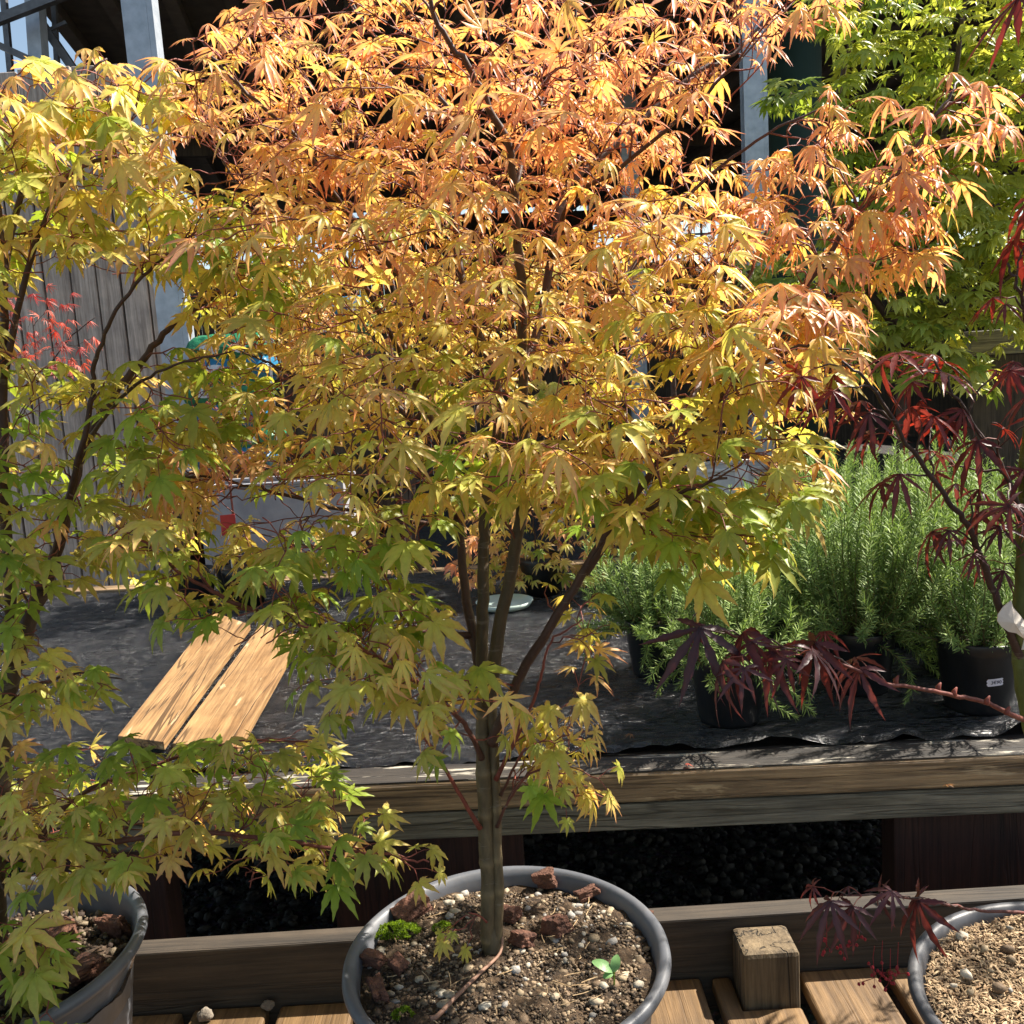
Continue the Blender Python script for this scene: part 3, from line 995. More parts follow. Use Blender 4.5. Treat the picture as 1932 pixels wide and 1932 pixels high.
zRim = .727
pc = PZ(955, 1792, zRim)
R0 = float(PZ(1263, 1778, zRim)[0] - PZ(647, 1815, zRim)[0]) / 2
print('main pot', pc, R0, 'H', zRim - zS)
H0 = zRim - zS - .001
big_pot(pc[0], pc[1], zRim, R0, H0, M['pot'], 'round grey plastic pot in the middle holding the orange maple', M['soil'], seed=1)
pr = PZ(268, 1765, zRim)
LX, LY = float(pr[0] - R0), float(pr[1] - .02)
big_pot(LX, LY, zRim, R0, H0, M['pot'], 'round grey plastic pot at the left edge holding the green-yellow maple', M['soil_dark'], seed=5, soil_drop=.05)
zR2 = .70
pl_ = PZ(1708, 1818, zR2)
RX, RY = .687, 1.032
big_pot(RX, RY, zR2, R0, zR2 - zS - .001, M['pot_dark'], 'round dark grey pot at the right edge filled with pale husks', M['soil_dark'], soil_drop=.02, seed=9)

SOILZ = zRim - .018
def main_soil(px, py, dz=0):
    q = PZ(px, py, SOILZ + .004)
    return (q[0], q[1], SOILZ + .004 + dz)
PAL = [(.34, .26, .16), (.44, .36, .25), (.24, .17, .10), (.34, .32, .29), (.18, .12, .07), (.46, .41, .32)]
def place_main(bias):
    def f():
        while True:
            a = rng.uniform(0, 6.283); rr = R0 * .88 * math.sqrt(rng.random())
            x, y = rr * math.cos(a), rr * math.sin(a)
            if math.hypot(x + .02, y - .0) < .018: continue
            wgt = .45 + .55 * (x / R0 > .0) * (.6 + y / R0)
            if rng.random() < wgt or bias == 0: break
        h = .012 * noise.noise(Vector((x * 9 + 1, y * 9, 0))) - .008 * (math.hypot(x, y) / (R0 * .9)) ** 4 + .006 * math.exp(-(math.hypot(x, y) / .045) ** 2)
        return np.array((pc[0] + x, pc[1] + y, zRim - .018 + h + .0015))
    return f
o = stones('pebbles', 420, place_main(1), .0025, .0105, PAL)
tag(o, 'pale pebbles scattered over the soil of the middle pot', 'pebbles', kind='stuff')
o = stones('soil_crumbs', 9000, place_main(0), .0010, .0040, [(.07, .045, .025), (.12, .08, .045), (.19, .13, .075), (.045, .03, .018), (.28, .2, .12)])
tag(o, 'crumbs of brown potting soil in the middle pot', 'soil crumbs', kind='stuff')
def place_left():
    a = rng.uniform(0, 6.283); rr = R0 * .85 * math.sqrt(rng.random())
    return np.array((LX + rr * math.cos(a), LY + rr * math.sin(a), zRim - .05 + .004))
o = stones('soil_crumbs', 1600, place_left, .002, .011, [(.08, .05, .03), (.13, .09, .06), (.22, .17, .11), (.05, .03, .02)])
tag(o, 'dark soil crumbs and grit in the left pot', 'soil crumbs', kind='stuff')

chips = [(1030, 1662, .020, .017, .017, 'upright russet bark chunk at the back rim of the middle pot'),
         (1108, 1688, .020, .014, .010, 'bark chunk right of the back rim of the middle pot'),
         (960, 1728, .019, .015, .013, 'bark chunk just right of the maple trunk'),
         (985, 1775, .020, .016, .013, 'bark chunk in front of the one nearest the trunk'),
         (1050, 1752, .022, .018, .018, 'large crumbly bark chunk right of the trunk, beside a pale stone'),
         (775, 1722, .034, .020, .020, 'biggest bark chunk, under the leaves at the back left of the middle pot'),
         (705, 1812, .020, .013, .011, 'bark chunk below the moss at the left rim'),
         (752, 1822, .015, .012, .010, 'small reddish bark chunk right of the moss-side chunk'),
         (712, 1868, .011, .028, .010, 'long finger-shaped bark piece along the left front rim'),
         (1222, 1728, .009, .008, .008, 'small orange bark bit by the right rim')]
for k, (px, py, a, b_, c_, lab) in enumerate(chips):
    q = main_soil(px, py, c_ * .30)
    lump('bark_chunk', q, (a, b_ * .95, c_ * .85), M['barkchip'], lab, 'bark chunk', k * 2.7, rot=random.uniform(-1, 1) if k != 8 else .35, rough=.30, sharp=True, sub=4, group='bark chunks in the middle pot')
for k, (px, py, a, b_, c_, lab) in enumerate([(215, 1750, .034, .012, .022, 'curved sheet of dark bark in the left pot near its rim'), (118, 1760, .03, .022, .016, 'dark bark lump in the left pot'), (150, 1830, .05, .03, .014, 'flat dark bark slab at the front of the left pot')]):
    q = PZ(px, py, zRim - .04)
    lump('bark_chunk', q, (a, b_, c_), M['barkchip'], lab, 'bark chunk', k * 3.3 + 40, rot=random.uniform(-1, 1), rough=.30, sharp=True, sub=4, group='bark chunks in the left pot')

# moss
def moss(px, py, rx, ry, n, label):
    q = main_soil(px, py)
    L = []
    for _ in range(n):
        a = rng.uniform(0, 6.28); rr = math.sqrt(rng.random())
        x, y = rr * rx * math.cos(a), rr * ry * math.sin(a)
        h = .010 * (1 - rr ** 2) + .003 * noise.noise(Vector((x * 90, y * 90, 0)))
        if noise.noise(Vector((x * 45 + px, y * 45, 0))) < -.25: continue
        L.append(((q[0] + x, q[1] + y, q[2] + h), rng.normal(0, 1, 3), rng.normal(0, 1, 3), rng.uniform(.0022, .0045), .5))
    T = [(np.array([(0, -.3, 0), (1, 0, .2), (0, .3, 0)]), np.array([(0, 1, 2)]), np.array([0., 1, 0]), np.array([1., 1, 1]))]
    def cf(w_, t, e): return np.array((.20, .30, .02)) * rng.uniform(.5, 1.5, (len(w_), 1, 1)) + 0 * t[None, :, None]
    o = leaf_cloud(L, T, cf, 'moss', M['leaf'], None, (0, 0, 0))
    tag(o, label, 'moss', kind='stuff')
moss(748, 1757, .036, .020, 3200, 'bright green moss patch left of the trunk in the middle pot')
moss(835, 1752, .016, .008, 500, 'thin moss patch beside the trunk')
moss(760, 1915, .014, .008, 500, 'little moss tuft at the front rim')

# seedling
def blade(mb, base, tip, wid, up, n=8, col=(.2, .35, .12)):
    base, tip = Vector(base), Vector(tip); d = tip - base; sd_ = d.cross(Vector(up)).normalized(); u = sd_.cross(d).normalized()
    v, f = [], []
    for k in range(n + 1):
        t = k / n; c_ = base + d * t + u * (.12 * d.length * math.sin(math.pi * t))
        w_ = wid * math.sin(math.pi * min(1, (t * .92 + .04))) ** .6 * (1 if t < .97 else .6)
        if t < .3: w_ *= .2 + .8 * t / .3
        v += [c_ - sd_ * w_ + u * w_ * .2, c_, c_ + sd_ * w_ + u * w_ * .2]
    for k in range(n):
        a = 3 * k
        f += [(a, a + 1, a + 4, a + 3), (a + 1, a + 2, a + 5, a + 4)]
    mb.add(v, f, col)
q = Vector(main_soil(1158, 1858))
sroot = empty('seedling', q, 'small bright green two-leaved seedling at the right of the middle pot', 'seedling')
b = MB(); b.tube([(0, 0, -.01), (.001, 0, .008), (.001, 0, .018)], [.0014, .0013, .001], 6); b.build('stem', M['moss'], sroot)
b = MB()
Q0 = Vector((.001, 0, .016))
for (px, py, dz, wd) in ((1117, 1814, .030, .0075), (1165, 1801, .034, .0065), (1138, 1845, .014, .005)):
    e_ = Vector(PZ(px, py, q.z + dz)) - q
    blade(b, Q0, e_, wd, (0, -.4, 1), col=(.19, .36, .13))
b.build('leaves', M['seedling'], sroot, True)

# dry twig across the soil and straw
pts = [main_soil(950, 1790, .03), main_soil(945, 1815, .014), main_soil(905, 1850, .010), main_soil(860, 1895, .010), main_soil(826, 1925, .006), main_soil(812, 1930, .006)]
b = MB(); b.tube(catmull(pts, 5), np.linspace(.0016, .0036, 26), 7)
tag(b.build('dry_twig', M['twig'], None, True), 'thin fallen reddish twig lying across the soil from the trunk to the front', 'twig')
b = MB()
for _ in range(70):
    a = rng.uniform(0, 6.28); rr = R0 * .8 * math.sqrt(rng.random()); L = rng.uniform(.004, .016)
    c_ = np.array((pc[0] + rr * math.cos(a), pc[1] + rr * math.sin(a), zRim - .013 + rng.uniform(0, .003)))
    d_ = rng.normal(0, 1, 3) * (1, 1, .15); d_ /= np.linalg.norm(d_)
    b.tube([c_ - d_ * L, c_ + rng.normal(0, .001, 3), c_ + d_ * L], rng.uniform(.0004, .0009), 4)
tag(b.build('plant_litter', M['husk'], None), 'bits of straw and dead stems on the soil', 'litter', kind='stuff')

# husks in the right pot
L = []
v = np.array([(-1, 0, 0), (-.3, -.22, .02), (-.3, .22, .02), (.4, -.2, .05), (.4, .2, .05), (1, 0, .0), (0, 0, .22)])
f = np.array([(0, 1, 6), (0, 6, 2), (1, 3, 6), (2, 6, 4), (3, 5, 6), (4, 6, 5)])
THK = [(v, f, np.zeros(7), np.zeros(7))]
for _ in range(15000):
    a = rng.uniform(0, 6.283); rr = R0 * .9 * math.sqrt(rng.random())
    x, y = rr * math.cos(a), rr * math.sin(a)
    z = zR2 - .014 + .012 * noise.noise(Vector((x * 9 + 9, y * 9, 0))) - .004 * (rr / R0) ** 4 + rng.uniform(-.002, .006)
    L.append(((RX + x, RY + y, z), rng.normal(0, 1, 3) * (1, 1, .35), (rng.normal(0, .4), rng.normal(0, .4), 1), rng.uniform(.003, .0065), .5))
def cfh(w_, t, e):
    k = rng.random((len(w_), 1, 1))
    return (np.array((.26, .15, .07)) * (1 - k) + np.array((.62, .46, .27)) * k) * rng.uniform(.7, 1.15, (len(w_), 1, 1)) + 0 * t[None, :, None]
o = leaf_cloud(L, THK, cfh, 'husk_mulch', M['pebble'], None, (0, 0, 0))
tag(o, 'pale straw-coloured rice husks covering the soil of the right pot', 'husk mulch', kind='stuff')
def place_right():
    a = rng.uniform(.3, 2.9); rr = R0 * rng.uniform(.45, .85)
    return np.array((RX + rr * math.cos(a), RY + rr * math.sin(a), zR2 - .006))
tag(stones('pebbles', 26, place_right, .005, .012, PAL), 'pale stones at the back of the husk-filled pot', 'pebbles', kind='stuff')

# ------------------------------------------------------------------ MAIN MAPLE
BX, BY = float(pc[0]), float(pc[1])
base = main_soil(926, 1795)
TY = base[1]
mt = Tree(11)
def V3(x, y, dy=0): return P(x, y, TY + dy)
b0 = np.array(base) - (0, 0, .03)
root_m = empty('maple_tree', (base[0], base[1], SOILZ), 'orange and yellow leaved maple with a forked double trunk, centre of the photo', 'tree', 'potted maples')
mt.limb([b0, V3(921, 1760), V3(919, 1650), V3(917, 1550), V3(914, 1450), V3(912, 1380, .01), V3(914, 1330, .01)], .0118, .0098, BARK_OLD, BARK_OLD, 14, .002, False, True)
mt.limb([b0 + (.012, -.003, 0), V3(939, 1760, -.004), V3(938, 1650, -.006), V3(937, 1550, -.004), V3(935, 1450), V3(931, 1380, .005), V3(927, 1310, .01)], .0068, .0062, BARK_OLD * 1.15, BARK_OLD * 1.05, 12, .001, False, True)
mt.limb([b0 - (0, 0, .01), b0 + (.006, 0, .03), V3(929, 1740)], .025, .008, BARK_OLD, BARK_OLD, 14, .001, False)
# leaders
A = mt.limb([V3(915, 1340, .01), V3(910, 1260, .02), V3(911, 1150, .03), V3(913, 1030, .05), V3(918, 930, .06), V3(940, 800, .08), V3(930, 700, .10), V3(888, 590, .13), V3(858, 450, .16), V3(845, 400, .17), V3(796, 340, .2), V3(735, 300, .24), V3(641, 235, .28)], .0092, .003, BARK_OLD * .7, BARK_DARK)
B_ = mt.limb([V3(910, 1290, .02), V3(893, 1200, .04), V3(876, 1100, .07), V3(866, 980, .10), V3(850, 880, .14), V3(800, 760, .2), V3(760, 640, .26), V3(750, 520, .3)], .0075, .003)
C_ = mt.limb([V3(922, 1330, .0), V3(940, 1200, -.01), V3(962, 1090, -.02), V3(984, 960, -.03), V3(990, 850, -.02), V3(986, 700, -.02), V3(985, 560, -.03), V3(975, 440, -.05), V3(962, 290, -.08), V3(925, 205, -.10), V3(880, 120, -.13), V3(830, 50, -.15), V3(800, -40, -.17)], .0092, .0022, BARK_OLD * .7, BARK_DARK)
D_ = mt.limb([V3(928, 1400, -.002), V3(945, 1360, -.012), V3(985, 1270, -.03), V3(1040, 1180, -.05), V3(1090, 1100, -.06), V3(1140, 1015, -.07), V3(1240, 880, -.08), V3(1370, 740, -.06), V3(1460, 630, -.05), V3(1559, 482, -.04), V3(1636, 387, -.04), V3(1703, 309, -.03), V3(1773, 211, -.02), V3(1810, 150, 0)], .0075, .0014)
mt.limb([V3(1105, 1080, -.06), V3(1150, 1020, -.1), V3(1185, 985, -.15), V3(1280, 930, -.2), V3(1370, 900, -.22)], .0045, .0014)
mt.limb([V3(936, 1470, -.008), V3(965, 1410, -.03), V3(1003, 1332, -.05), V3(1022, 1270, -.07), V3(1040, 1210, -.10), V3(1100, 1170, -.12)], .003, .001, BARK_RED * .8, BARK_RED, wig=.002)
mt.limb([V3(986, 700, -.02), V3(1020, 600, .04), V3(1056, 400, .08), V3(1085, 338, .1), V3(1169, 267, .14), V3(1310, 141, .18), V3(1383, 100, .2), V3(1457, 20, .22), V3(1500, -50, .22)], .0065, .0016)
mt.limb([V3(1040, 480, .06), V3(1081, 373, 0), V3(1169, 316, -.05), V3(1292, 214, -.1), V3(1400, 110, -.12)], .004, .0014)
mt.limb([V3(985, 560, -.03), V3(975, 420, .05), V3(980, 330, .09), V3(1020, 200, .15), V3(1080, 60, .2), V3(1100, -60, .22)], .005, .0014)
mt.limb([V3(1370, 740, -.06), V3(1440, 690, -.15), V3(1520, 650, -.18), V3(1600, 660, -.2)], .003, .001)
mt.limb([V3(1240, 880, -.08), V3(1330, 700, .1), V3(1400, 560, .15), V3(1450, 430, .18), V3(1560, 290, .2)], .0045, .0013)
mt.limb([V3(1150, 560, .03), V3(1253, 430, .1), V3(1340, 330, .12), V3(1470, 240, .1), V3(1560, 200, .1)], .0035, .0013, attract=True)
mt.limb([V3(858, 450, .16), V3(870, 300, .2), V3(830, 180, .25), V3(700, 60, .28), V3(640, -40, .3)], .0045, .0014)
mt.limb([V3(800, 760, .2), V3(700, 560, .12), V3(600, 430, .1), V3(480, 380, .12), V3(420, 300, .14)], .004, .0013)
mt.limb([V3(750, 520, .26), V3(640, 380, .1), V3(560, 260, .05), V3(450, 160, .02), V3(380, 80, .0)], .004, .0013)
mt.limb([V3(866, 980, .10), V3(760, 860, .1), V3(640, 760, .12), V3(540, 700, .12), V3(450, 660, .14)], .0038, .0012)
# low left sprays
mt.limb([V3(908, 1430, -.004), V3(895, 1400, -.02), V3(870, 1360, -.04), V3(800, 1297, -.08), V3(729, 1251, -.12), V3(640, 1200, -.14), V3(560, 1180, -.15)], .0042, .0012, BARK_DARK, BARK_RED)
mt.limb([V3(905, 1563, -.012), V3(862, 1490, -.03), V3(825, 1425, -.05), V3(779, 1364, -.06), V3(740, 1310, -.08), V3(700, 1270, -.1)], .0030, .0013, BARK_RED * .8, BARK_RED, wig=.002)
mt.limb([V3(893, 1200, .04), V3(760, 1190, .02), V3(600, 1180, .0), V3(460, 1144, -.02), V3(387, 1109, -.03), V3(327, 1070, -.04), V3(267, 1021, -.04), V3(215, 990, -.04)], .0042, .0012, BARK_DARK, BARK_RED)
mt.limb([V3(868, 1000, .1), V3(760, 980, .1), V3(640, 960, .12), V3(520, 930, .12), V3(400, 900, .12), V3(300, 910, .12)], .0036, .0012)
mt.limb([V3(945, 1500, -.01), V3(960, 1470, -.03), V3(985, 1420, -.05), V3(1030, 1395, -.06)], .0022, .001, BARK_DARK, BARK_RED, wig=.002)
mt.limb([V3(938, 1560, -.01), V3(955, 1520, -.03), V3(1000, 1460, -.05), V3(1080, 1440, -.06)], .0022, .001, BARK_DARK, BARK_RED, wig=.002)
mt.limb([V3(918, 1740, -.014), V3(905, 1728, -.02), V3(885, 1722, -.03)], .0014, .0009, BARK_RED, BARK_RED, wig=.001)

def warm_m(x, y, p):
    w_ = np.interp(y, [0, 250, 500, 750, 950, 1200, 1450], [1.0, .92, .62, .36, .22, .12, .24])
    w_ += np.interp(x, [300, 900, 1500], [-.12, 0, .10]) * (y < 900)
    return float(w_) + random.uniform(-.1, .1)
# windows through the crown
mt.gaps = [[(900, 960), (1010, 1060), (1040, 1150), (1000, 1290), (860, 1240), (850, 1030)],
           [(235, 1300), (330, 1250), (400, 1160), (560, 1230), (480, 1420), (200, 1420)],
           [(1240, 0), (1000, 0), (1010, 20), (1150, 20)], [(1330, 100), (1420, 90), (1440, 200), (1400, 260)],
           [(330, 250), (450, 262), (430, 370), (340, 365)],
           [(370, 650), (430, 660), (440, 740), (380, 760)], [(390, 925), (650, 930), (640, 985), (420, 1000)],
           [(870, 1330), (960, 1330), (960, 1800), (870, 1800)],
           [(1320, 860), (1480, 850), (1480, 930), (1330, 930)], [(1460, 90), (1540, 80), (1545, 260), (1470, 330), (1450, 200)],
           [(1490, 380), (1560, 330), (1560, 420), (1500, 470)],
           [(230, 0), (420, 0), (380, 50), (300, 60), (200, 60)]]
def Yd(f): return lambda x, y: TY + f(x, y)
up = [(340, 90), (470, 10), (700, -60), (1000, -40), (1300, -30), (1570, -20), (1540, 60), (1380, 160), (1330, 260), (1400, 330), (1430, 400), (1380, 520), (1330, 640), (1200, 720), (900, 740), (600, 720), (440, 600), (390, 420), (350, 300)]
mt.fill(up, 760, TY + .08, .33, .045, warm_m, nleaf=9, hang=.14)
mid = [(560, 720), (900, 740), (1200, 720), (1480, 640), (1570, 740), (1540, 850), (1470, 980), (1440, 1060), (1300, 1050), (1180, 1000), (1050, 980), (850, 960), (700, 1080), (480, 1090), (430, 1000), (560, 860)]
mt.fill(mid, 290, TY + .0, .27, .052, warm_m, nleaf=8, hang=.16)
mt.fill([(400, 480), (620, 560), (640, 800), (600, 900), (440, 860), (440, 700)], 60, TY + .18, .12, .047, lambda x, y, p: .5, nleaf=8, hang=.16)
mt.fill([(1380, 330), (1560, 190), (1600, 200), (1560, 330), (1500, 470), (1400, 500)], 46, TY + .05, .12, .044, warm_m, nleaf=8, hang=.3)
mt.fill([(1430, 640), (1500, 450), (1640, 320), (1740, 160), (1860, 160), (1850, 250), (1760, 350), (1800, 460), (1640, 540), (1560, 600)], 60, TY - .03, .07, .052, warm_m, nleaf=8, hang=.35)
mt.fill([(1380, 520), (1480, 560), (1570, 570), (1620, 680), (1500, 760), (1330, 740)], 56, TY - .1, .14, .052, warm_m, nleaf=8, hang=.3)
mt.fill([(240, 900), (420, 825), (560, 860), (540, 950), (400, 960), (250, 960)], 40, TY + .12, .10, .047, lambda x, y, p: .80, nleaf=8, hang=.3)
mt.fill([(230, 1030), (330, 990), (500, 1080), (720, 1090), (860, 1180), (620, 1260), (430, 1220), (330, 1150)], 58, TY + .0, .14, .052, warm_m, nleaf=7, hang=.25)
mt.fill([(430, 1190), (620, 1150), (840, 1240), (950, 1290), (930, 1400), (850, 1420), (740, 1350), (560, 1280)], 44, TY - .13, .08, .053, warm_m, nleaf=7, hang=.38)
mt.fill([(960, 1345), (1070, 1335), (1150, 1480), (1060, 1530), (970, 1480)], 26, TY - .05, .05, .046, lambda x, y, p: .26, nleaf=7, hang=.5)
mt.fill([(970, 1080), (1140, 1090), (1130, 1240), (1010, 1230)], 7, TY - .05, .1, .042, lambda x, y, p: .3, nleaf=5)
mt.fill([(1040, 860), (1300, 800), (1500, 900), (1470, 1080), (1330, 1070), (1150, 1000)], 34, TY - .12, .1, .062, lambda x, y, p: .18 + random.uniform(-.1, .12), nleaf=6, hang=.25)
mt.fill([(840, 1735), (905, 1725), (900, 1775), (850, 1775)], 3, TY - .03, .01, .036, lambda x, y, p: .3, nleaf=4, hang=.5)
print('main leaves', len(mt.leaves))
T_MIX = T_NARROW
# broad flat ones low down, narrow hanging ones high up
o = mt.mb.build('trunk', M['bark'], root_m, True); o.data.transform(Matrix.Translation(-root_m.location))
lo = [l for l in mt.leaves if l[4] < .40]; hi = [l for l in mt.leaves if l[4] >= .40]
pL = leaf_cloud(lo, T_BROAD, col_maple, 'crown', M['leaf'], root_m, root_m.location)
pH = leaf_cloud(hi, T_NARROW, col_maple, 'crown', M['leaf'], root_m, root_m.location)
pL['label'] = 'broad green-yellow lower leaves'; pH['label'] = 'narrow orange upper leaves with pink tips'

# ------------------------------------------------------------------ LEFT MAPLE
lt = Tree(23)
LYt = LY
def VL(x, y, dy=0): return P(x, y, LYt + dy)
lb = PZ(-12, 1800, zRim - .05)
root_l = empty('maple_tree', (lb[0], lb[1], zRim - .05), 'green and yellow leaved maple at the left edge with a long low branch', 'tree', 'potted maples')
lt.limb([lb - (0, 0, .03), VL(-10, 1650), VL(0, 1450, .03), VL(12, 1320, .05), VL(45, 1200, .07), VL(80, 1110, .1)], .016, .0105, BARK_OLD * .7, BARK_DARK, 12)
lt.limb([VL(80, 1110, .1), VL(105, 1050, .11), VL(135, 930, .13), VL(165, 830, .15), VL(215, 745, .17), VL(270, 680, .19), VL(330, 610, .2), VL(395, 565, .21), VL(450, 520, .2)], .0095, .003)
lt.limb([VL(90, 1090, .1), VL(140, 900, .0), VL(172, 760, -.02), VL(178, 690, -.03), VL(210, 600, -.05), VL(280, 510, -.06), VL(350, 450, -.06)], .0045, .0015)
lt.limb([VL(30, 1250, .05), VL(18, 1100, .02), VL(8, 900, .0), VL(6, 700, .0), VL(8, 560, .0), VL(2, 450, .02), VL(-10, 300, .03), VL(10, 180, .05)], .0085, .003)
lt.limb([VL(8, 700, .0), VL(60, 480, .0), VL(130, 330, .02), VL(230, 290, .03), VL(320, 255, .03)], .0045, .0015)
lt.limb([VL(3, 520, .0), VL(60, 300, .1), VL(130, 180, .14), VL(200, 110, .16)], .0045, .0015)
lt.limb([VL(165, 830, .15), VL(240, 740, .0), VL(330, 690, -.03), VL(440, 665, -.04)], .003, .001)
lt.limb([VL(-8, 1600, 0), VL(60, 1600, -.02), VL(200, 1590, -.04), VL(360, 1570, -.05), VL(480, 1580, -.05), VL(620, 1600, -.05), VL(740, 1615, -.05), VL(810, 1625, -.05)], .0055, .0012, BARK_DARK, BARK_RED)
lt.limb([VL(60, 1600, -.02), VL(150, 1500, .05), VL(300, 1440, .08), VL(450, 1400, .1), VL(580, 1400, .1)], .004, .0012, BARK_DARK, BARK_RED)
lt.limb([VL(12, 1330, .05), VL(80, 1290, .05), VL(150, 1270, .05), VL(230, 1280, .05)], .003, .001)
lt.limb([VL(-10, 1650), VL(30, 1700, -.06), VL(80, 1760, -.1), VL(100, 1830, -.12)], .003, .001)
lt.gaps = [[(60, 500), (190, 470), (330, 560), (330, 700), (190, 640), (110, 700), (30, 700)], [(0, 0), (230, 0), (180, 60), (130, 120), (0, 122)],
           [(230, 1290), (320, 1250), (400, 1160), (520, 1220), (460, 1400), (250, 1400), (210, 1380)], [(300, 1640), (420, 1640), (640, 1700), (640, 1800), (320, 1800)],
           [(235, 0), (320, 0), (330, 120), (255, 120)], [(60, 1130), (230, 1110), (350, 1190), (290, 1270), (90, 1250)],
           [(345, 270), (430, 260), (430, 370), (340, 370)], [(130, 1690), (260, 1720), (250, 1830), (150, 1860)]]
def warm_l(x, y, p):
    return float(np.interp(y, [80, 260, 500, 900, 1300, 1800], [.55, .38, .24, .20, .17, .14])) + random.uniform(-.12, .14)
lt.fill([(-160, 150), (80, 130), (230, 90), (330, 190), (340, 290), (200, 330), (-160, 400)], 110, LYt + .05, .2, .056, warm_l, nleaf=7, hang=.35)
lt.fill([(-160, 330), (300, 330), (500, 400), (560, 560), (420, 620), (250, 520), (-160, 520)], 130, LYt + .08, .22, .053, warm_l, nleaf=7, hang=.28)
lt.fill([(-160, 520), (20, 520), (40, 700), (200, 700), (330, 660), (500, 640), (480, 830), (300, 860), (330, 1000), (220, 1100), (-160, 1120)], 165, LYt + .08, .22, .055, warm_l, nleaf=7, hang=.22)
lt.fill([(-160, 1120), (70, 1130), (80, 1240), (260, 1260), (240, 1300), (-160, 1400)], 56, LYt + .02, .12, .050, warm_l, nleaf=6, hang=.22)
lt.fill([(-160, 1430), (120, 1400), (300, 1420), (520, 1385), (620, 1400), (640, 1480), (600, 1560), (-160, 1600)], 125, LYt + .06, .13, .052, warm_l, nleaf=7, hang=.18)
lt.fill([(-160, 1560), (600, 1520), (720, 1550), (840, 1590), (840, 1640), (640, 1650), (480, 1690), (300, 1620), (200, 1660), (-160, 1700)], 72, LYt - .04, .08, .054, warm_l, nleaf=6, hang=.22)
lt.fill([(-100, 1690), (90, 1700), (120, 1900), (60, 1990), (-100, 1990)], 34, LYt - .1, .08, .055, warm_l, nleaf=5, hang=.1)
print('left leaves', len(lt.leaves))
o = lt.mb.build('trunk', M['bark'], root_l, True); o.data.transform(Matrix.Translation(-root_l.location))
leaf_cloud(lt.leaves, T_BROAD, col_maple, 'crown', M['leaf'], root_l, root_l.location)

# ------------------------------------------------------------------ RED MAPLE (right)
rt = Tree(31)
RYt = RY
def VR(x, y, dy=0): return P(x, y, RYt + dy)
rb = np.array((RX + .005, RY + .01, zR2 - .03))
root_r = empty('maple_tree', (rb[0], rb[1], zR2 - .03), 'dark purple-red leaved maple at the right edge with an olive stem', 'tree', 'potted maples')
OL = np.array((.12, .14, .025))
rt.limb([rb - (0, 0, .03), VR(2005, 1650), VR(1965, 1450), VR(1935, 1300), VR(1926, 1200), VR(1932, 1080), VR(1936, 950), VR(1945, 800), VR(1960, 600), VR(1965, 450)], .013, .006, OL, OL * .8, 12)
rt.limb([VR(1933, 1260), VR(1900, 1180, -.01), VR(1865, 1090, -.02), VR(1830, 1000, -.04), VR(1790, 945, -.05), VR(1720, 850, -.06), VR(1650, 740, -.08), VR(1590, 680, -.08)], .0048, .0013, BARK_DARK * .8, BARK_DARK * .7)
rt.limb([VR(1935, 1000), VR(1900, 900, -.02), VR(1850, 820, -.04), VR(1800, 740, -.05), VR(1760, 680, -.05)], .003, .0012, BARK_DARK, BARK_DARK * .6)
rt.limb([VR(1950, 1365), VR(1900, 1345, -.05), VR(1860, 1325, -.06), VR(1800, 1312, -.08), VR(1740, 1300, -.1), VR(1660, 1285, -.12), VR(1560, 1240, -.13), VR(1440, 1215, -.14), VR(1360, 1190, -.15)], .0030, .0012, BARK_RED * .7, BARK_RED * .6, wig=.002)
rt.limb([VR(1990, 1730), VR(1932, 1722, -.04), VR(1850, 1718, -.06), VR(1780, 1705, -.08), VR(1680, 1690, -.09), VR(1600, 1690, -.1)], .0022, .001, BARK_RED * .5, BARK_RED * .5, wig=.002)
rt.limb([VR(1950, 780), VR(1940, 620, -.04), VR(1920, 540, -.06), VR(1900, 500, -.06)], .003, .0012, BARK_DARK, BARK_DARK * .6)
# buds on the bare twig
for (x, y) in ((1690, 1290), (1770, 1303), (1800, 1312), (1862, 1328), (1900, 1348)):
    q = VR(x, y, -.08)
    rt.mb.tube([q, q + np.array((.0, 0, .004)), q + np.array((.003, 0, .009))], [.003, .0028, .0008], 6, BARK_RED)
def warm_r(x, y, p): return float(np.interp(y, [600, 900, 1100, 1700], [.65, .5, .12, .08])) + random.uniform(-.2, .2)
kw = dict(hang=.35, petiole=.02)
for (x, y, dy, n, sz) in ((1600, 730, -.09, 5, .06), (1680, 820, -.02, 6, .055), (1760, 860, -.03, 5, .055), (1800, 880, .02, 6, .055), (1900, 940, -.05, 6, .055), (1880, 1000, -.05, 6, .055), (1760, 780, .02, 6, .06), (1545, 690, -.08, 4, .062), (1650, 770, -.08, 5, .064), (1700, 690, -.05, 5, .062), (1760, 720, -.06, 6, .064), (1820, 800, -.04, 6, .06), (1740, 800, -.06, 5, .06), (1700, 900, -.05, 5, .05),
                          (1860, 720, -.05, 6, .06), (1880, 830, -.05, 6, .06), (1830, 940, -.04, 5, .05), (1800, 1000, -.04, 6, .06), (1870, 960, -.02, 6, .055), (1850, 1040, -.04, 6, .06), (1900, 1060, 0, 5, .055), (1790, 690, .0, 5, .055), (1930, 700, 0, 6, .06), (1930, 900, 0, 6, .06),
                          (1900, 560, -.06, 5, .06), (1925, 480, -.06, 5, .06)):
    rt.twig(VR(x, y, dy), sz, warm_r(x, y, None), nleaf=n + 2, col=BARK_DARK, **kw)
kw = dict(hang=.75, petiole=.018)
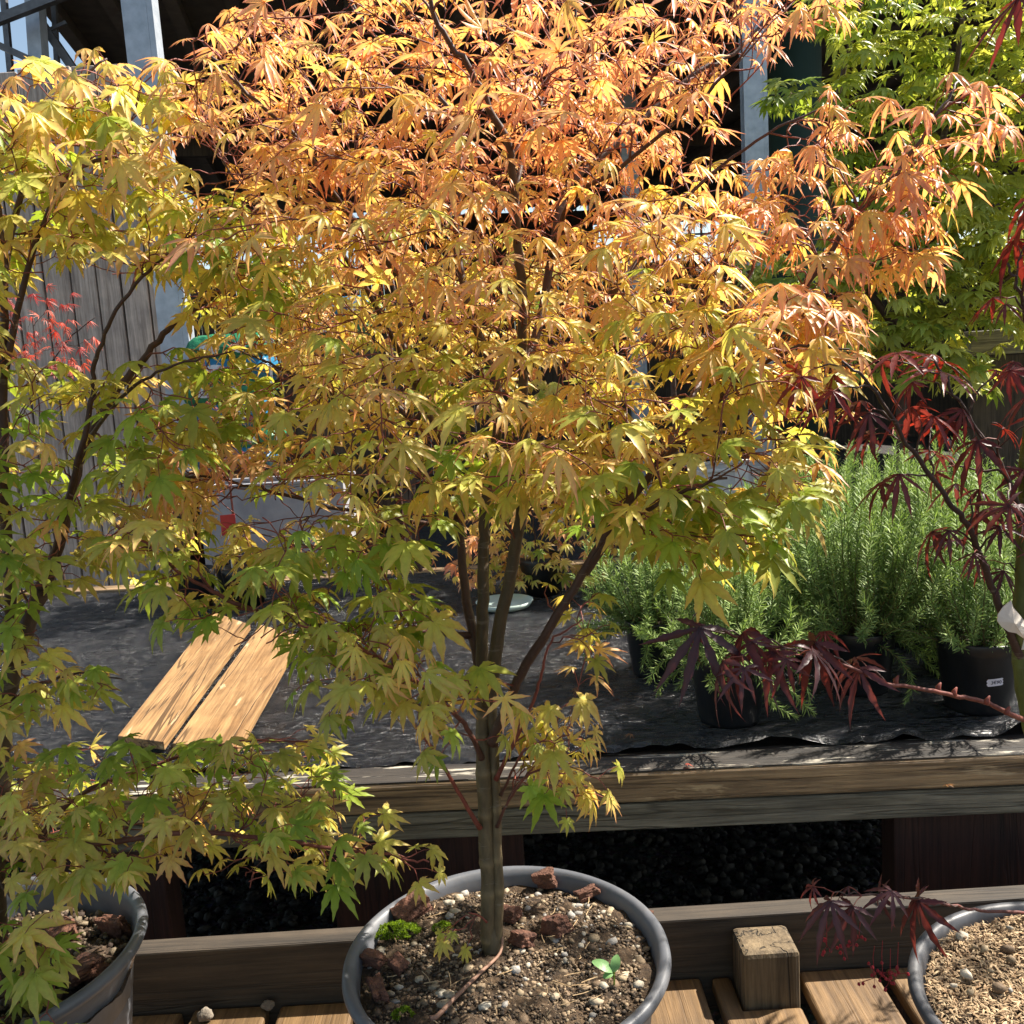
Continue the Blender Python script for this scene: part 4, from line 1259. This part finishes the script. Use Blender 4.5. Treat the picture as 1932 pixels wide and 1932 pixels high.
for (x, y, dy, n, sz) in ((1335, 1190, -.15, 2, .080), (1430, 1205, -.15, 3, .080), (1470, 1225, -.14, 5, .082), (1560, 1235, -.13, 4, .078), (1640, 1262, -.12, 4, .072), (1400, 1235, -.18, 4, .078), (1510, 1240, -.17, 4, .074)):
    rt.twig(VR(x, y, dy), sz, .06, nleaf=n, col=BARK_DARK, warm_jit=.15, **kw)
kw = dict(hang=.4, petiole=.018)
for (x, y, dy, n, sz) in ((1570, 1680, -.1, 3, .060), (1630, 1690, -.1, 4, .062), (1700, 1690, -.09, 4, .062), (1760, 1705, -.08, 3, .068)):
    rt.twig(VR(x, y, dy), sz, .06, nleaf=n, col=BARK_DARK, warm_jit=.15, **kw)
# unseen crown to the right, enlarged beyond the frame to shade the bench
for _ in range(170):
    x, y = random.uniform(1975, 2750), random.uniform(-200, 1450)
    rt.twig(VR(x, y, random.uniform(-.3, .75)), .06, warm_r(x, y, None), nleaf=6, col=BARK_DARK, hang=.35)
o = rt.mb.build('trunk', M['bark'], root_r, True); o.data.transform(Matrix.Translation(-root_r.location))
leaf_cloud(rt.leaves, T_RED, col_red, 'crown', M['leaf_red'], root_r, root_r.location)
# samara flowers
b = MB()
for (x, y) in ((1560, 1785), (1590, 1790), (1620, 1770), (1665, 1835), (1680, 1850), (1650, 1845), (1695, 1838)):
    q0 = VR(x, y - 60, -.09)
    q = VR(x, y, -.09)
    b.tube([q0, (q0 + q) / 2 + rng.normal(0, .002, 3), q], .0004, 4, (.3, .03, .04))
    for k in range(7):
        e_ = q + rng.normal(0, .007, 3)
        b.tube([q, e_], .0003, 3, (.3, .03, .04))
        b.tube([e_, e_ + (0, 0, -.002), e_ + (0.001, 0, -.004)], [.001, .002, .0006], 5, (.35, .02, .03))
b.mb = None
o = b.build('flower_clusters', M['flower'], root_r); o.data.transform(Matrix.Translation(-root_r.location))

# cream plant tag looped round the olive stem
def tagmesh(pts2, Y, th, bend):
    b = MB(); n = len(pts2)
    vs = [P(x, y, Y + bend(x, y)) for x, y in pts2]; 
    cc = P(sum(p[0] for p in pts2) / n, sum(p[1] for p in pts2) / n, Y - .004)
    back = [v + (0, th, 0) for v in vs]
    b.add(list(vs) + [cc] + back + [cc + (0, th, 0)], [(i, (i + 1) % n, n) for i in range(n)] + [((i + 1) % n + n + 1, i + n + 1, 2 * n + 1) for i in range(n)] + [(i, i + n + 1, (i + 1) % n + n + 1, (i + 1) % n) for i in range(n)])
    return b
tb = tagmesh([(1908, 1133), (1893, 1145), (1883, 1160), (1882, 1172), (1890, 1183), (1903, 1192), (1918, 1195), (1932, 1205), (1946, 1222), (1950, 1190), (1936, 1176), (1924, 1160), (1912, 1146)], RYt - .02, .0012, lambda x, y: (x - 1905) * .0003)
tr_ = empty('plant_tag', (0, 0, 0), 'cream looped paper tag tied round the olive stem of the red maple', 'plant tag')
tb.build('band', M['tagw'], tr_)
tb = tagmesh([(1934, 1202), (1950, 1190), (1965, 1225), (1928, 1226)], RYt - .024, .0012, lambda x, y: 0)
tb.build('tail', M['tagw'], tr_)

# ------------------------------------------------------------------ rosemary
ROS = [(1372, 2.02, .085, .155, .26, 1.0, 'rosemary in black pot at the front left of the rosemary group', 1.0),
       (1845, 2.00, .088, .165, .33, 1.0, 'rosemary in black pot with price sticker, front right of the rosemary group', .6),
       (1620, 2.16, .085, .155, .40, 1.2, 'tallest rosemary in the middle of the rosemary group', 1.0),
       (1235, 2.38, .080, .150, .25, 1.2, 'low rosemary at the far left of the rosemary group', 1.0),
       (1470, 2.42, .085, .155, .34, 1.1, 'rosemary behind the front left one', 1.0),
       (1720, 2.50, .085, .155, .42, 1.1, 'rosemary at the back behind the tallest one', 1.0),
       (1560, 2.72, .085, .155, .40, 1.2, 'rosemary in the back row left of centre', .9),
       (1800, 2.24, .085, .155, .40, 1.1, 'rosemary between the tallest one and the sticker pot', .9),
       (1900, 2.40, .085, .155, .36, 1.0, 'rosemary at the back right, behind the pot with the sticker', .9)]
nv = np.array([(0, -.045, 0), (0, .045, 0), (.35, -.06, .04), (.35, .06, .04), (.7, -.05, .03), (.7, .05, .03), (1, 0, -.02)])
nf = np.array([(0, 2, 3), (0, 3, 1), (2, 4, 5), (2, 5, 3), (4, 6, 5)])
TN = [(nv, nf, np.array([0, 0, .35, .35, .7, .7, 1.]), np.zeros(7))]
def col_ros(wm, t, e):
    A = np.array((.12, .22, .075)); Bc = np.array((.50, .62, .20))
    w_ = np.clip(wm, 0, 1)[:, None, None]
    c = A + (Bc - A) * w_ + 0 * t[None, :, None]
    return c * rng.uniform(.7, 1.25, (len(wm), 1, 1))
for (px, Yp, Rp, Hp, hh, lean, lab, dens) in ROS:
    xw = None
    # position on the table: find px at the pot's rim
    for _ in range(3):
        zz = TOP + Hp
        # pixel y where depth = Yp on plane zz
        pys = np.linspace(600, 1500, 901); 
        d = np.array([PZ(px, y, zz)[1] for y in pys if ray(px, y)[2] < -.02]); ys_ = [y for y in pys if ray(px, y)[2] < -.02]
        py = ys_[int(np.argmin(abs(d - Yp)))]
        xw = PZ(px, py, zz)[0]
    root = empty('rosemary_plant', (xw, Yp, TOP + Hp - .02), lab, 'rosemary', 'rosemary plants on the table')
    proot = empty('nursery_pot', (xw, Yp, TOP + .001), lab.replace('rosemary in black pot', 'black plastic pot').split(' rosemary')[0] if 0 else {
        1372: 'black nursery pot at the front, behind the hanging red leaves', 1845: 'black nursery pot with the white price sticker', 1620: 'black nursery pot under the tallest rosemary',
        1235: 'black nursery pot at the far left of the rosemary group', 1470: 'black nursery pot behind the front left rosemary pot', 1720: 'black nursery pot at the back under the rear rosemary', 1900: 'black nursery pot right behind the stickered pot', 1560: 'black nursery pot in the back row left of centre', 1800: 'black nursery pot between the tallest rosemary and the stickered pot'}[px], 'nursery pot', 'black pots of the rosemary')
    b = MB(); b.lathe([(0, 0), (Rp * .76, 0), (Rp * .80, .01), (Rp * .97, Hp - .03), (Rp * .985, Hp - .028), (Rp, Hp - .004), (Rp * .985, Hp), (Rp * .96, Hp - .004), (Rp * .94, Hp - .03), (0, Hp - .03)], 56)
    b.build('pot_body', M['black_pot'], proot, True)
    b = MB(); b.lathe([(0, Hp - .018), (Rp * .5, Hp - .02), (Rp * .945, Hp - .026)], 30); b.build('soil', M['soil_dark'], proot)
    if px == 1845:
        sx, sy = -.004, -Rp * .93
        sz_ = Hp * .50
        stk = MB(); n = 22; pts = []
        hw, hh_ = .017, .0085
        for k in range(n):
            a = k / n * 2 * math.pi
            xx = hw * max(-1, min(1, 1.35 * math.cos(a))); zz = hh_ * max(-1, min(1, 1.5 * math.sin(a)))
            if abs(math.cos(a)) > .75: xx *= 1 + .06 * (-1) ** k
            pts.append((xx, zz))
        # follow the pot's wall
        def wall(xx, zz, o_): 
            h_ = sz_ + zz; Rr = Rp * (.80 + .17 * (h_ - .01) / (Hp - .04)) + o_; a = (xx - .0) / Rr + RAD(-2)
            return (Rr * math.sin(a), -Rr * math.cos(a), h_)
        ca, sa = math.cos(.09), math.sin(.09)
        pts = [(x * ca - z * sa, x * sa + z * ca) for x, z in pts]
        stk.add([wall(x, z, .0012) for x, z in pts] + [wall(0, 0, .0014)], [(k, (k + 1) % n, n) for k in range(n)])
        so = stk.build('price_sticker', M['sticker'], proot)
        fc = bpy.data.curves.new('price', 'FONT'); fc.body = '3\u20ac90'; fc.size = .0105; fc.align_x = 'CENTER'; fc.align_y = 'CENTER'; fc.extrude = .0002; fc.shear = .15
        fc.materials.append(M['ink'])
        tmp = bpy.data.objects.new('price_text', fc); COL.objects.link(tmp)
        tme = bpy.data.meshes.new_from_object(tmp); bpy.data.objects.remove(tmp)
        fo_ = bpy.data.objects.new('price_text', tme); COL.objects.link(fo_); fo_.parent = so
        q = wall(.001, 0, .0022); fo_.location = q; fo_.rotation_euler = (RAD(90 + 5), 0, RAD(-2)); fo_.rotation_euler.rotate_axis('Z', .09)
    tw = MB(); L = []
    ns = int(100 * dens)
    for k in range(ns):
        a = rng.uniform(0, 6.28); rr = Rp * .6 * math.sqrt(rng.random())
        q0 = np.array((xw + rr * math.cos(a), Yp + rr * math.sin(a), TOP + Hp - .025))
        low = k < ns * .42
        if low:
            H_ = hh * rng.uniform(.15, .6); out = rng.uniform(.08, .21)
        else:
            H_ = hh * rng.uniform(.6, 1.1); out = rng.uniform(.0, .13) * lean
        a2 = a + rng.normal(0, .5)
        if low and rng.random() < .33: H_ = rng.uniform(-.11, .03); out = rng.uniform(.11, .18)
        if px == 1845 and math.sin(a2) < -.2 and H_ < .08: H_ = .10; out = .09
        q3 = q0 + np.array((math.cos(a2) * out, math.sin(a2) * out, H_))
        q1 = q0 + np.array((math.cos(a2) * out * .55, math.sin(a2) * out * .55, max(H_ * .25, .02)))
        q2 = q0 + np.array((math.cos(a2) * out * .95, math.sin(a2) * out * .95, H_ * .62))
        t = np.linspace(0, 1, 13)[:, None]
        path = (1 - t) ** 3 * q0 + 3 * (1 - t) ** 2 * t * q1 + 3 * (1 - t) * t * t * q2 + t ** 3 * q3
        path += rng.normal(0, .0015, path.shape) + (np.sin(t * rng.uniform(3, 7)) * t * rng.normal(0, .016, 3) * (1, 1, .3))
        tw.tube(path, np.linspace(.0022, .0011, 13), 5, np.repeat(np.linspace(0, 1, 13)[:, None] * np.array((.14, .22, .05)) + (1 - np.linspace(0, 1, 13)[:, None]) * np.array((.12, .08, .05)), 5, axis=0), cap=False)
        seglen = np.concatenate([[0], np.cumsum(np.linalg.norm(np.diff(path, axis=0), axis=1))])
        tot = seglen[-1]
        s_ = tot * .12; ring = 0
        while s_ < tot + .003:
            c_ = np.array([np.interp(s_, seglen, path[:, j]) for j in range(3)])
            i_ = min(11, int(np.searchsorted(seglen, s_)) - 1 if s_ < tot else 11); dd = path[i_ + 1] - path[i_]; dd /= np.linalg.norm(dd)
            u_ = np.cross(dd, (0.3, .5, .8)); u_ /= np.linalg.norm(u_); v_ = np.cross(dd, u_)
            tipf = s_ / tot
            for k2 in range(4):
                a3 = ring * .8 + k2 * math.pi / 2 + rng.normal(0, .25)
                rad_ = u_ * math.cos(a3) + v_ * math.sin(a3)
                spread = .9 if tipf < .9 else .45
                ld = rad_ * spread + dd * rng.uniform(.45, .85)
                L.append((c_, ld, dd * .5 - rad_ * .3 + rng.normal(0, .2, 3), rng.uniform(.016, .026) * (1 if tipf < .93 else .7), .12 + .5 * tipf + rng.normal(0, .15)))
            ring += 1
            s_ += .0066
    o = tw.build('stems', M['bark'], root, True); o.data.transform(Matrix.Translation(-root.location))
    leaf_cloud(L, TN, col_ros, 'needles', M['needle'], root, root.location)

# ------------------------------------------------------------------ trees behind
def back_tree(name, label, px, Yb, zb, polys, size, templates, colfn, matl, trunk_r, warm, limbs, seed, nleaf=8, hang=.2, group=None, pot=None, bark=BARK_DARK, spread=.3):
    t = Tree(seed)
    x_ = P(px, limbs[0][-1][1], Yb)[0]
    root = empty(name, (x_, Yb, zb), label, 'tree', group)
    first = True
    for lb_ in limbs:
        pts = [P(q[0], q[1], Yb + (q[2] if len(q) > 2 else 0)) for q in lb_]
        if first: pts = [np.array((x_, Yb, zb))] + pts
        t.limb(pts, trunk_r if first else trunk_r * .6, trunk_r * .3, bark, bark)
        first = False
    for (poly, n) in polys:
        t.fill(poly, n, Yb, spread, size, warm, nleaf=nleaf, hang=hang, petiole=.02, col=bark)
    o = t.mb.build('trunk', M['bark'], root, True); o.data.transform(Matrix.Translation(-root.location))
    leaf_cloud(t.leaves, templates, colfn, 'crown', matl, root, root.location)
    return len(t.leaves)

YG = 4.3
print('green', back_tree('maple_tree', 'tall dense lime-green maple at the upper right behind the rosemary', 1700, YG, .30,
    [([(1480, 20), (1560, -80), (2100, -80), (2100, 350), (1560, 320), (1560, 200), (1600, 120)], 470), ([(1560, 320), (2100, 350), (2100, 560), (1880, 600), (1700, 640), (1520, 640), (1450, 560), (1560, 480)], 450),
     ([(1380, 430), (1480, 440), (1500, 600), (1400, 590)], 20), ([(1560, 600), (1800, 600), (1880, 700), (1870, 740), (1600, 700)], 100), ([(1850, 560), (2100, 540), (2100, 640), (1900, 640)], 40), ([(1740, 340), (1980, 340), (1980, 520), (1760, 520)], 110), ([(1480, 140), (1560, 170), (1520, 210), (1440, 200)], 12)],
    .092, T_FAR, col_green, M['leaf'], .028, lambda x, y, p: np.interp(x, [1450, 1932], [.25, .55]) + random.uniform(-.25, .35),
    [[(1700, 760), (1690, 600), (1760, 350), (1800, 150), (1830, -80)], [(1690, 620), (1600, 480), (1560, 300), (1600, 100), (1640, -50)], [(1720, 500), (1850, 350), (1950, 150), (2000, 0)], [(1695, 640), (1550, 600), (1450, 540), (1400, 500)], [(1700, 650), (1850, 560), (2000, 450)]],
    41, nleaf=9, hang=.15, spread=.45))
xg = P(1700, 760, YG)[0]
big_pot(xg, YG, .36, .24, .36, M['black_pot'], 'large black pot of the lime-green maple behind the rosemary', M['soil_dark'], seed=3)

print('rust', back_tree('maple_tree', 'rust-brown finely leaved maple behind the orange maple at right', 1270, 5.0, .3,
    [([(1130, 430), (1230, 370), (1380, 400), (1420, 520), (1400, 640), (1250, 680), (1140, 600)], 170)], .05, T_LACE, col_rust, M['leaf'], .02,
    lambda x, y, p: random.random() * .8, [[(1270, 720), (1270, 600), (1250, 480)], [(1270, 640), (1340, 540), (1380, 460)], [(1270, 640), (1190, 540)]], 43, nleaf=10, hang=.5, spread=.3))
big_pot(P(1270, 720, 5.0)[0], 5.0, .34, .2, .34, M['black_pot'], 'black pot of the rust-brown maple far behind', M['soil_dark'], seed=4)

zt2 = TOP
def small_maple(px, py, Yb, polys, size, templ, cf, wf, label, seed, limbs, nleaf=8, r_=.006, hang=.3, spread=.15, potr=.085, matl='leaf', zb=None, bark=BARK_DARK, potlabel=None):
    zb = TOP + .14 if zb is None else zb
    n = back_tree('maple_tree', label, px, Yb, zb, polys, size, templ, cf, M[matl], r_, wf, limbs, seed, nleaf, hang, 'small maples behind', bark=bark, spread=spread)
    x_ = P(px, limbs[0][-1][1], Yb)[0]
    if potlabel:
        pr_ = empty('nursery_pot', (x_, Yb, zb - .14), potlabel, 'nursery pot')
        b = MB(); b.lathe([(0, 0), (potr * .76, 0), (potr * .97, .12), (potr, .125), (potr, .15), (potr * .95, .15), (potr * .93, .13), (0, .13)], 40); b.build('pot_body', M['black_pot'], pr_, True)
        b = MB(); b.lathe([(0, .139), (potr * .93, .136)], 24); b.build('soil', M['soil_dark'], pr_)
    return n
small_maple(1015, 1060, 3.35, [([(880, 940), (1000, 900), (1150, 930), (1200, 1010), (1130, 1100), (850, 1100)], 130), ([(1330, 950), (1440, 960), (1430, 1060), (1340, 1050)], 9)], .05, T_FAR, col_maple, lambda x, y, p: .55 + random.uniform(-.1, .25),
    'small bright yellow-orange maple on the sheeting behind the trunk', 51, [[(1015, 1075), (1010, 1020), (1000, 940)], [(1010, 1050), (1100, 980), (1200, 960), (1350, 990)]], potlabel='black pot of the small yellow-orange maple', spread=.14)
small_maple(450, 1000, 3.5, [([(380, 960), (520, 980), (820, 950), (860, 1060), (700, 1080), (420, 1060)], 34)], .05, T_FAR, col_maple, lambda x, y, p: .45 + random.uniform(-.2, .25),
    'small yellow maple at the back of the table in front of the grey trough', 53, [[(620, 1075), (620, 1020), (600, 980)], [(620, 1040), (500, 1010), (430, 1000)], [(620, 1040), (760, 1000)]], potlabel='black pot of the small yellow maple', spread=.14)
small_maple(350, 1000, 3.5, [([(150, 950), (300, 930), (380, 1000), (340, 1070), (170, 1060)], 22)], .05, T_FAR, col_maple, lambda x, y, p: .4 + random.uniform(-.2, .3),
    'small lime-yellow maple at the back left of the table', 54, [[(350, 1060), (345, 1020), (330, 970)], [(348, 1040), (240, 1000)]], potlabel='black pot of the small lime-yellow maple', spread=.12)
YC = 4.2
small_maple(70, 700, YC, [([(10, 560), (60, 520), (160, 560), (200, 620), (150, 690), (30, 720)], 30)], .055, T_LACE, col_coral, lambda x, y, p: random.uniform(.1, .8),
    'coral red laceleaf maple in front of the board fence', 55, [[(80, 900), (75, 800), (70, 700), (60, 600)], [(72, 720), (130, 640), (180, 600)], [(72, 720), (20, 640)]], zb=.3, matl='leaf_red', potlabel='black pot of the coral maple at the fence', spread=.2, nleaf=9, bark=BARK_DARK * .8)
small_maple(400, 900, 3.75, [([(360, 650), (410, 640), (480, 760), (560, 830), (540, 900), (380, 880), (370, 760)], 24)], .040, T_LACE, col_coral, lambda x, y, p: random.uniform(.4, 1),
    'slender pink laceleaf maple in front of the soil bags', 56, [[(440, 985), (430, 900), (400, 780), (385, 670)], [(430, 890), (500, 840), (550, 830)]], potlabel='black pot of the slender pink maple', spread=.12, nleaf=7, bark=BARK_RED)
# second orange maples filling in behind the main one
small_maple(760, 700, 3.9, [([(480, 420), (700, 380), (950, 420), (1130, 560), (1080, 760), (900, 830), (640, 800), (500, 660)], 230)], .075, T_FAR, col_maple, lambda x, y, p: .5 + random.uniform(-.3, .35),
    'yellow maple standing behind the orange maple, seen through its branches', 57, [[(780, 1000), (780, 850), (770, 700), (740, 520)], [(780, 800), (900, 650), (1000, 560)], [(780, 800), (650, 650), (560, 540)]], zb=.45, r_=.016, potlabel='black pot of the yellow maple behind', potr=.16, spread=.28, nleaf=9)

def fallen(px, py, z, size, cf, label, seed, matl='leaf'):
    q = PZ(px, py, z)
    r_ = np.random.default_rng(seed)
    a = r_.uniform(0, 6.28)
    o = leaf_cloud([((0, 0, 0), (math.cos(a), math.sin(a), .1), (r_.normal(0, .2), r_.normal(0, .2), 1), size, .5)], [T_BROAD[seed % 16]], cf, 'fallen_leaf', M[matl], None, (0, 0, 0))
    o.location = q
    tag(o, label, 'fallen leaf')
def col_dry(wm, t, e): return np.array((.30, .15, .07)) * rng.uniform(.8, 1.1, (len(wm), 1, 1)) + 0 * t[None, :, None]
fallen(1786, 1410 + 70, zt + .012, .02, col_dry, 'tiny dry brown leaf on the table rail below the hanging red leaves', 3)
fallen(1296, 1440, zt + .012, .016, col_coral, 'tiny red leaf scrap on the table rail right of the trunk', 4)
fallen(660, 1345, TOP + .012, .030, col_dry, 'dry brown leaf on the sheeting between the planks and the trunk', 5)
fallen(1090, 1300, TOP + .012, .022, col_dry, 'small dry leaf on the sheeting right of the trunk', 6)
fallen(1190, 1385, TOP + .012, .018, col_dry, 'crumpled dry leaf near the front edge of the sheeting', 7)
for (px, py, Y, ml, lab) in ((432, 1000, 3.55, 'redtag', 'red plant label standing in front of the grey trough'), (1052, 985, 3.5, 'mint', 'pale green plant label behind the trunk by the small maple'), (1400, 905, 3.9, 'white', 'white plant label by the white trough'), (505, 640, 4.6, 'white', 'white plant label among the soil bags')):
    q = P(px, py, Y)
    lr = empty('plant_label', q, lab, 'plant label', rz=random.uniform(-.4, .4))
    b = MB(); b.box((-.028, -.001, -.02), (.028, .001, .06)); bevel(b.build('card', M[ml], lr), .0008, 1)
    b = MB(); b.box((-.006, -.0008, -max(.1, q[2] - (TOP if Y < 3.8 else .4))), (.006, .0008, -.0205)); b.build('stake', M['white'], lr)
# ------------------------------------------------------------------ things at the back
def planter(px0, py0, px1, py1, Y, zb, dep, matl, label, name='planter_box'):
    a = P(px0, py0, Y); c_ = P(px1, py1, Y)
    W = c_[0] - a[0]; zt_ = a[2]
    root = empty(name, (a[0] + W / 2, Y + dep / 2, zb), label, 'planter')
    h = zt_ - zb
    b = MB(); t = .012
    b.box((-W / 2, -dep / 2, 0), (W / 2, -dep / 2 + t, h)); b.box((-W / 2, dep / 2 - t, 0), (W / 2, dep / 2, h))
    b.box((-W / 2, -dep / 2 + t, 0), (-W / 2 + t, dep / 2 - t, h)); b.box((W / 2 - t, -dep / 2 + t, 0), (W / 2, dep / 2 - t, h))
    bevel(b.build('side_panels', matl, root), .003)
    b = MB()
    b.box((-W / 2 - .01, -dep / 2 - .01, h + .0005), (W / 2 + .01, -dep / 2 + .02, h + .015)); bevel(b.build('lip', matl, root), .003)
    b = MB(); b.box((-W / 2 - .01, dep / 2 - .02, h + .0005), (W / 2 + .01, dep / 2 + .01, h + .015)); bevel(b.build('lip', matl, root), .003)
    b = MB(); b.box((-W / 2 + t, -dep / 2 + t, .01), (W / 2 - t, dep / 2 - t, h - .04)); b.build('soil', M['soil_dark'], root)
planter(372, 925, 655, 1000, 4.15, .40, .3, M['greyslab'], 'grey fibre trough planter behind the left end of the table')
planter(1325, 893, 1480, 935, 4.15, .40, .35, M['white'], 'white plastic trough planter behind the rosemary')
planter(1462, 880, 1530, 940, 4.0, .45, .12, M['terra'], 'small terracotta box planter right of the white trough')
bb = empty('back_bench', (0, 4.3, 0), 'low timber bench behind the table carrying the planters', 'bench')
b = MB(); b.box((-3.2, -.35, .34), (1.9, .5, .395)); bevel(b.build('bench_top', M['slat'], bb), .004)
for xx in (-3.0, -1.2, .4, 1.7):
    b = MB(); b.box((xx, -.3, 0), (xx + .08, .4, .339)); b.build('leg', M['leg'], bb)
a = P(1832, 625, 4.9); c_ = P(1990, 655, 4.9)
wl = empty('timber_edging', (a[0], 4.9, 0), 'weathered timber retaining board at the right edge behind the lime maple', 'edging')
b = MB(); b.box((0, 0, c_[2] - .02), (1.4, .09, a[2])); bevel(b.build('top_board', M['rail_grey'], wl), .004)
b = MB(); b.box((.02, .01, 0), (1.4, .07, c_[2] - .024)); b.build('lower_boards', M['darkwall'], wl)

# soil bags in a stack
def bag(px, py, Y, W, D, Hh, matl, label, seed):
    q = P(px, py, Y)
    root = empty('soil_bag', q, label, 'soil bag', 'stacked soil bags')
    b = MB(); n, m = 26, 16
    V = []
    for s_ in (1, -1):
        for j in range(m + 1):
            for i in range(n + 1):
                u, v_ = i / n * 2 - 1, j / m * 2 - 1
                puff = (max(0, 1 - abs(u) ** 7) * max(0, 1 - abs(v_) ** 5)) ** .35
                z = s_ * Hh / 2 * puff + .012 * noise.noise(Vector((u * 3 + seed, v_ * 3, s_))) * puff + .006 * noise.noise(Vector((u * 11, v_ * 9 + seed, s_)))
                V.append((u * W / 2 * (1 + .02 * noise.noise(Vector((v_ * 5, seed, 0)))), v_ * D / 2, z))
    F = []
    k0 = (n + 1) * (m + 1)
    for j in range(m):
        for i in range(n):
            a_ = j * (n + 1) + i
            F.append((a_, a_ + 1, a_ + n + 2, a_ + n + 1)); F.append((k0 + a_ + n + 1, k0 + a_ + n + 2, k0 + a_ + 1, k0 + a_))
    b.add(V, F); o = b.build('bag_body', matl, root, True)
    # frilled ends
    for sx in (-1, 1):
        b = MB(); pts = [];
        for k in range(13):
            v_ = k / 12 * 2 - 1
            pts.append((sx * W / 2 * .99, v_ * D / 2 * .95, .004 * math.sin(k * 2.1))); pts.append((sx * (W / 2 + .03), v_ * D / 2 * .9, .008 * math.sin(k * 2.4 + seed)))
        b.add(pts, [(2 * k, 2 * k + 1, 2 * k + 3, 2 * k + 2) for k in range(12)])
        b.build('sealed_end', matl, root, True)
    for (cx, rx) in ((-W * .18, .05), (W * .2, .035)):
        n2 = 20; b = MB()
        pts = [(cx + rx * math.cos(k / n2 * 6.283), -D / 2 - .004 - .004 * (1 - abs(math.sin(k / n2 * 6.283))), .028 * math.sin(k / n2 * 6.283)) for k in range(n2)]
        b.add(pts + [(cx, -D / 2 - .010, 0)], [(k, (k + 1) % n2, n2) for k in range(n2)])
        b.build('printed_patch', M['baglogo'], root)
Yb = 4.75
k = 0
for (px, py, ml, lab) in ((455, 860, 'bagblue', 'blue soil bag at the bottom of the stack'), (462, 822, 'baggreen', 'green soil bag second from the bottom'), (440, 782, 'bagblue', 'blue soil bag in the middle of the stack'),
                          (430, 738, 'baggreen', 'green soil bag with white print above the middle blue bag'), (450, 698, 'bagblue', 'blue soil bag with ragged end second from the top'), (440, 658, 'baggreen', 'green soil bag at the top of the stack'),
                          (640, 620, 'baggreen', 'green soil bag of the farther stack, lower'), (650, 585, 'bagblue', 'blue soil bag of the farther stack, upper')):
    bag(px, py, Yb if k < 6 else Yb + .9, .38, .32, .14, M[ml], lab, k * 3.1)
    k += 1
q = P(450, 880, Yb)
pl = empty('pallet', (q[0], Yb, 0), 'wooden pallet stack under the blue and green soil bags', 'pallet')
zz = P(455, 860, Yb)[2] - .075
for i in range(5):
    b = MB(); b.box((-.3 + i * .13, -.25, zz - .02), (-.3 + i * .13 + .1, .25, zz)); b.build('deck_board', M['plank'], pl)
for i in range(3):
    b = MB(); b.box((-.3 + i * .27, -.25, 0), (-.3 + i * .27 + .08, .25, zz - .0205)); b.build('bearer', M['leg'], pl)
q = P(645, 640, Yb + .9)
cr = empty('crate', (q[0], Yb + .9, 0), 'dark slatted crate stack under the farther soil bags', 'crate')
zz = P(640, 620, Yb + .9)[2] - .075
b = MB()
for i in range(8): b.box((-.3, -.25, .02 + i * zz / 8), (.3, .25, (i + .8) * zz / 8))
b.build('slats', M['darkwall'], cr)
for sx in (-.31, .27):
    for sy in (-.26, .22):
        b = MB(); b.box((sx, sy, 0), (sx + .04, sy + .04, zz + .002)); b.build('corner_batten', M['leg'], cr)
